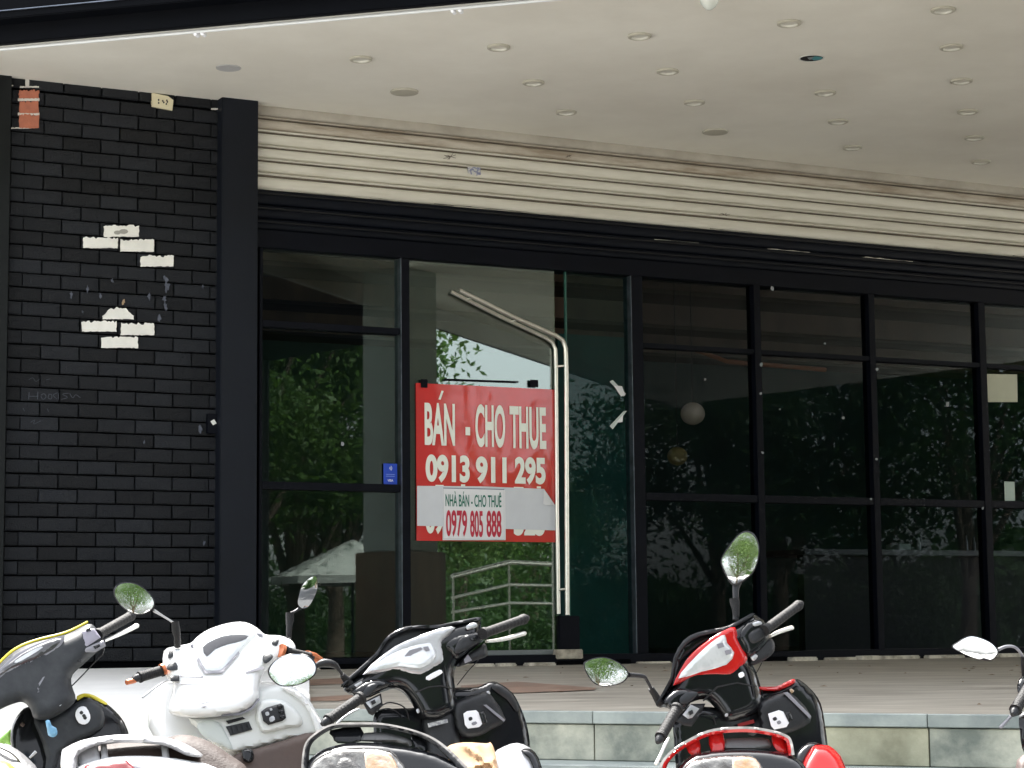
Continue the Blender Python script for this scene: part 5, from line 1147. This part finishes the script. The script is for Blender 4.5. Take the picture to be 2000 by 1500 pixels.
ky = shell('blue_key', [(89, 1408), (97, 1407), (101, 1417), (110, 1422), (112, 1434), (104, 1440), (94, 1436), (92, 1424)], Plane(100, 1420, 6.09, 0, 0), mat('pale_blue_key_fob', (.16, .36, .55), .4, var=.3, vscale=30), None, off=.02, th=.015, bul=.006, rad=5, step=4, curve=2)
tag(ky, 'pale blue key fob hanging on the charcoal scooter stem', 'key')

# ---- scooter cut by the right edge
def right_scooter():
    t = thing('scooter', 'dark scooter at the right edge, only its mirror, grip and lever in view', 'scooter', (1.75, 5.9, 0), 'scooters parked in a row before the steps')
    B = Plane(2080, 1330, 6.25, .085, -.13)
    mirror(t, [(1862, 1264), (1872, 1255), (1892, 1244), (1912, 1246), (1936, 1257), (1948, 1272), (1944, 1281), (1935, 1288), (1912, 1287), (1886, 1278)], 6.05, (-34, -1))
    ptube('mirror_stalk', [(1950, 1269, 6.07), (1964, 1263, 6.08), (1979, 1263, 6.09), (1990, 1271, 6.1), (2000, 1290, 6.12), (2010, 1330, 6.13)], [3.5, 3, 2.8, 2.8, 3, 3], m_gry, t, sp_=4)
    ptube('stalk_boot', [(1999, 1282, 6.11), (2001, 1300, 6.12), (2003, 1325, 6.13)], [5, 7, 7], m_rub, t)
    grip(t, (2012, 1338, 6.02), (1983, 1387, 5.92), 11)
    lever(t, [(2000, 1372, 5.99), (1984, 1388, 5.98), (1970, 1404, 5.96), (1955, 1420, 5.93)], 4, m_gry)
    shell('switch_box', [(1990, 1326), (2012, 1318), (2020, 1340), (1996, 1356), (1987, 1350)], B, m_blk, t, off=.1, th=.08, bul=.015, rad=7, step=5, curve=2)
    shell('handlebar_cover', [(2006, 1345), (2040, 1300), (2100, 1262), (2180, 1230), (2200, 1260), (2170, 1310), (2190, 1390), (2140, 1420), (2090, 1370), (2040, 1366)], B, m_blk, t, off=0, th=.12, bul=.045, rad=26, step=8, curve=3)
    shell('leg_shield', [(1996, 1390), (2060, 1370), (2200, 1340), (2300, 1400), (2310, 1500), (2200, 1560), (2060, 1560), (2004, 1480), (1992, 1430)], Plane(2150, 1450, 6.2, .08, -.04), m_blk, t, off=-.1, th=.04, bul=.02, rad=12, step=10, curve=3)
    shell('tail_cover', [(1984, 1500), (1996, 1476), (2040, 1460), (2140, 1460), (2220, 1500), (2200, 1570), (2000, 1570)], Plane(2100, 1500, 5.3, .02, -.1), m_brn, t, off=0, th=.2, bul=.03, rad=14, step=8, curve=2)
    underbody(t, 1.78, 6.3, 1.66, 5.3, m_blk)
right_scooter()

# ------------------------------------------------------------------ trees and street furniture in front of the shop (behind and beside the camera, seen in glass and mirrors)
def refl(px, py, extra):
    """place seen in the shop glass at a photo point, extra metres out from the glass"""
    s_, z_ = sz(px, py); g = FP(s_, 0, z_); d = (g - Vector((0, 0, CAMZ))).normalized()
    n = -W; r = d - n * (2 * d.dot(n)); return g + r * extra
m_bark = mat('grey_brown_bark', (.12, .09, .065), .9, var=.3, vscale=6, bump=.6, bscale=20)
def leafmat(name, c):
    m = mat(name, c, .5, col2=tuple(x * 1.7 for x in c), vscale=1.6, spec=.35)
    n, l = m.node_tree.nodes, m.node_tree.links
    b = n['Principled BSDF']; o = n['Material Output']; tr = n.new('ShaderNodeBsdfTranslucent'); mx = n.new('ShaderNodeMixShader'); mx.inputs[0].default_value = .4
    tr.inputs[0].default_value = (c[0] * 2.2, c[1] * 2.1, c[2] * 1.7, 1)
    l.new(b.outputs[0], mx.inputs[1]); l.new(tr.outputs[0], mx.inputs[2]); l.new(mx.outputs[0], o.inputs[0]); return m
m_leafs = [leafmat('leaf_dark_green', (.022, .05, .012)), leafmat('leaf_mid_green', (.042, .085, .016)), leafmat('leaf_light_green', (.06, .10, .028))]
def tree(loc, h, rad, trunk_h, n_leaf, label, mt, seed, squash=.8, leaf=.075, clumps=26):
    rr = np.random.default_rng(seed); r = random.Random(seed)
    x, y = loc; t = thing('tree', label, 'tree', (x, y, 0), 'street trees facing the shop')
    c = Vector((x, y, trunk_h + (h - trunk_h) * .5))
    tube('trunk', [(x, y, -.1), (x + .1, y, trunk_h * .5), (x, y + .1, trunk_h), (x + .1, y, trunk_h + (h - trunk_h) * .6)], [.22, .17, .14, .05], m_bark, t, seg=10, smooth_path=3)
    cen = []
    for k in range(clumps):
        v = Vector((r.gauss(0, 1), r.gauss(0, 1), r.gauss(0, 1))).normalized() * (r.random() ** .4)
        q = c + Vector((v.x * rad, v.y * rad, v.z * (h - trunk_h) * .5 * squash)); cen.append(q)
        if k < 9: tube('limb', [(x, y + .05, trunk_h * .9), tuple(Vector((x, y, trunk_h)).lerp(q, .5) + Vector((0, 0, .2))), tuple(q)], [.08, .05, .015], m_bark, t, seg=6, smooth_path=2)
    per = int(n_leaf * 2.6) // clumps
    P0 = np.concatenate([np.array(q) + rr.normal(0, 1, (per, 3)) * np.array([rad * .24, rad * .24, rad * .17]) for q in cen])
    N = len(P0); a = rr.normal(0, 1, (N, 3)); a /= np.linalg.norm(a, axis=1)[:, None]; b = np.cross(a, rr.normal(0, 1, (N, 3))); b /= np.linalg.norm(b, axis=1)[:, None]
    L = leaf * rr.uniform(.6, 1.3, (N, 1))
    vs = np.stack([P0 - a * L, P0 + b * L * .4, P0 + a * L, P0 - b * L * .4], 1).reshape(-1, 3) - np.array([x, y, 0])
    me = bpy.data.meshes.new('crown'); me.vertices.add(4 * N); me.vertices.foreach_set('co', vs.ravel().astype('f'))
    me.loops.add(4 * N); me.loops.foreach_set('vertex_index', np.arange(4 * N, dtype='i')); me.polygons.add(N)
    me.polygons.foreach_set('loop_start', np.arange(0, 4 * N, 4, dtype='i')); me.update(); me.validate(); me.materials.append(mt)
    o = bpy.data.objects.new('crown', me); C.objects.link(o); o.parent = t
TREES = [ # glass column, metres out, height, radius, trunk height, leaves, kind
    (440, 19, 9.5, 2.4, 1.8, 12000, 1), (570, 21, 9.5, 2.1, 1.6, 14000, 1), (650, 27, 8.6, 1.6, 1.8, 12000, 0), (900, 50, 8.0, 1.9, 1.6, 9000, 2),
    (1040, 58, 7.6, 2.8, 1.6, 9000, 1), (1400, 32, 10.5, 2.6, 2.2, 6000, 0), (1520, 25, 8.6, 2.4, 2.0, 5000, 0), (1690, 34, 11, 3.4, 2.2, 5500, 0), (1890, 26, 10, 3.2, 2.0, 5500, 0)]
lab = ['bushy mid green street tree', 'tall dark green street tree', 'broad mid green street tree', 'low light green street tree', 'small mid green street tree', 'tall dark street tree with open crown', 'dark street tree with thin crown', 'large dark street tree', 'large dark street tree far along the street']
for i, (px, ex, h, rad, th, nl, k) in enumerate(TREES):
    q = refl(px, 1234, ex); tree((q.x, q.y), h, rad, th, nl, lab[i] + ', mirrored in the shop glass', m_leafs[k], 100 + i, clumps=26 if px < 1200 else 17, leaf=.075 if px < 1200 else .1)
for i, (x, y, h, rad, k, l) in enumerate([(3.6, -12, 12.5, 4.2, 2, 'light green street tree behind the viewpoint, to the right'), (-3.0, -14, 13, 4.6, 1, 'mid green street tree straight behind the viewpoint'), (-9.5, -11, 12, 4.2, 2, 'light green street tree behind the viewpoint, to the left')]):
    tree((x, y), h * .85, rad, .9, 24000, l, m_leafs[[2, 1, 2][i]], 200 + i, squash=.95, clumps=44, leaf=.085)
# hedge mass under the trees
rr = np.random.default_rng(5); hN = 60000
vsl = []
for px in range(420, 1900, 20):
    q = refl(px, 1234, 36 + (18 if 860 < px < 1120 else 0) + 4 * math.sin(px * .01)); vsl.append((q.x, q.y))
idx = rr.integers(0, len(vsl), hN); P0 = np.array([vsl[i] for i in idx]) + rr.normal(0, .7, (hN, 2)); zc = np.abs(rr.normal(.6, .9, (hN, 1))) * (1 + .4 * np.sin(idx * .4))[:, None]
P0 = np.hstack([P0, zc]); a = rr.normal(0, 1, (hN, 3)); a /= np.linalg.norm(a, axis=1)[:, None]; b = np.cross(a, rr.normal(0, 1, (hN, 3))); b /= np.linalg.norm(b, axis=1)[:, None]
L = .10; vs = np.stack([P0 - a * L, P0 + b * L * .4, P0 + a * L, P0 - b * L * .4], 1).reshape(-1, 3)
me = bpy.data.meshes.new('undergrowth'); me.vertices.add(4 * hN); me.vertices.foreach_set('co', vs.ravel().astype('f')); me.loops.add(4 * hN); me.loops.foreach_set('vertex_index', np.arange(4 * hN, dtype='i')); me.polygons.add(hN)
me.polygons.foreach_set('loop_start', np.arange(0, 4 * hN, 4, dtype='i')); me.update(); me.validate(); me.materials.append(m_leafs[0])
o = bpy.data.objects.new('undergrowth', me); C.objects.link(o); o['kind'] = 'stuff'; o['label'] = 'green undergrowth below the street trees'
bN = 26000; ang = rr.uniform(math.radians(-75), math.radians(8), bN); ds = rr.uniform(72, 84, bN)
hh_ = 3.2 + 1.6 * np.sin(ang * 23) + .9 * np.sin(ang * 61)
P0 = np.stack([np.cos(ang) * ds, np.sin(ang) * ds, rr.uniform(0, 1, bN) * np.maximum(1.5, hh_)], 1)
a = rr.normal(0, 1, (bN, 3)); a /= np.linalg.norm(a, axis=1)[:, None]; b = np.cross(a, rr.normal(0, 1, (bN, 3))); b /= np.linalg.norm(b, axis=1)[:, None]
vs = np.stack([P0 - a * .42, P0 + b * .24, P0 + a * .42, P0 - b * .24], 1).reshape(-1, 3)
me = bpy.data.meshes.new('far_trees'); me.vertices.add(4 * bN); me.vertices.foreach_set('co', vs.ravel().astype('f')); me.loops.add(4 * bN); me.loops.foreach_set('vertex_index', np.arange(4 * bN, dtype='i')); me.polygons.add(bN)
me.polygons.foreach_set('loop_start', np.arange(0, 4 * bN, 4, dtype='i')); me.update(); me.validate(); me.materials.append(m_leafs[0])
o = bpy.data.objects.new('far_trees', me); C.objects.link(o); o['kind'] = 'stuff'; o['label'] = 'far belt of dark trees across the street'
# stainless handrail at the far end of the platform
hr = thing('handrail', 'three bar stainless handrail mirrored in the glass door', 'handrail', refl(985, 1200, 8))
for k, (y0, y1, y2, r_) in enumerate(((1126, 1098, 1102, .025), (1168, 1142, 1144, .016), (1196, 1178, 1179, .016))):
    pts = [refl(884, y0, 7.6), refl(995, y1, 8.2), refl(1082, y2, 9.0)]
    tube('rail', pts, r_, m_steel, hr, seg=8)
for px, yy, ex in ((886, 1126, 7.6), (995, 1098, 8.2), (1080, 1102, 9)):
    a = refl(px, yy, ex); tube('post', [a, (a.x, a.y, ZE - .2)], .010, m_steel, hr, seg=8)
# market umbrella in the forecourt
q = refl(690, 1100, 20); um = thing('patio_umbrella', 'grey white patio umbrella mirrored in the left window', 'umbrella', (q.x, q.y, 0))
tube('pole', [(q.x, q.y, 0), (q.x, q.y, 2.6)], .025, m_sat, um, seg=8)
vs = [Vector((q.x, q.y, 2.55))] + [Vector((q.x + 1.3 * math.cos(a), q.y + 1.3 * math.sin(a), 1.95)) for a in np.linspace(0, 6.283, 9)[:-1]] + [Vector((q.x + 1.3 * math.cos(a), q.y + 1.3 * math.sin(a), 1.83)) for a in np.linspace(0, 6.283, 9)[:-1]]
fs = [(0, i + 1, (i + 1) % 8 + 1) for i in range(8)] + [(i + 1, i + 9, (i + 1) % 8 + 9, (i + 1) % 8 + 1) for i in range(8)]
mesh('canopy_cloth', vs, fs, mat('pale_canvas', (.55, .57, .54), .8), um)

# square pillar under the outer part of the canopy, out of direct view
q = refl(785, 1234, 6.2); m_pil = mat('grey_green_pillar_paint', (.46, .50, .47), .7, var=.12, vscale=2)
pr = thing('canopy_pillar', 'grey square pillar on a brown timber base, mirrored beside the door jamb', 'pillar', (q.x, q.y, ZP - .06))
wbox('shaft', (q.x - .255, q.y - .255, 1.82), (q.x + .255, q.y + .255, ZS), m_pil, pr, bevel=.01)
wbox('timber_base', (q.x - .31, q.y - .31, ZE - .02), (q.x + .31, q.y + .31, 1.818), mat('brown_timber_cladding', (.20, .125, .08), .5, var=.3, vscale=5, stretch=(1, 1, .2)), pr, bevel=.01)

# added dark slab that blocks sky and trees mirrored high in the left window
aw = thing('reflection_blocker', 'added dark slab on posts, blocking the sky mirrored high in the left window', 'reflection blocker', refl(600, 1234, 12.5))
a0, a1 = refl(455, 700, 12.5), refl(735, 700, 13.5); zl, zh = refl(600, 655, 13).z, refl(600, 470, 13).z
dv = Vector((a1.x - a0.x, a1.y - a0.y, 0)).normalized(); nv = Vector((dv.y, -dv.x, 0))
if nv.x < 0: nv = -nv
q4 = [a0, a1, a1 + nv * 2.5, a0 + nv * 2.5]
mesh('blocker_slab', [Vector((p.x, p.y, z)) for z in (zl, zh) for p in q4], BOXF, m_fascia, aw, recalc=True)
for p in (a0 + nv * 2.3 + dv * .1, a1 + nv * 2.3 - dv * .1): tube('blocker_post', [(p.x, p.y, 0), (p.x, p.y, zl)], .05, m_sat, aw, seg=8)
# bits of litter on the platform
r12 = random.Random(9); V = []
for k in range(60):
    x, y = r12.uniform(650, 2050), r12.choice([r12.uniform(1300, 1320), r12.uniform(1300, 1388)])
    p = fz(x, y, .003); a = r12.uniform(0, 6.28); l = r12.uniform(.008, .03); u = Vector((math.cos(a), math.sin(a), 0)) * l; v = Vector((-math.sin(a), math.cos(a), 0)) * l * .4
    V.append(([p - u, p + v + Vector((0, 0, .004)), p + u, p - v], [(0, 1, 2, 3)]))
v, f = join(*V); o = mesh('leaf_litter', v, f, mat('dry_leaf', (.16, .10, .05), .8, var=.4, vscale=30)); o['kind'] = 'stuff'; o['label'] = 'dry leaf litter on the platform'
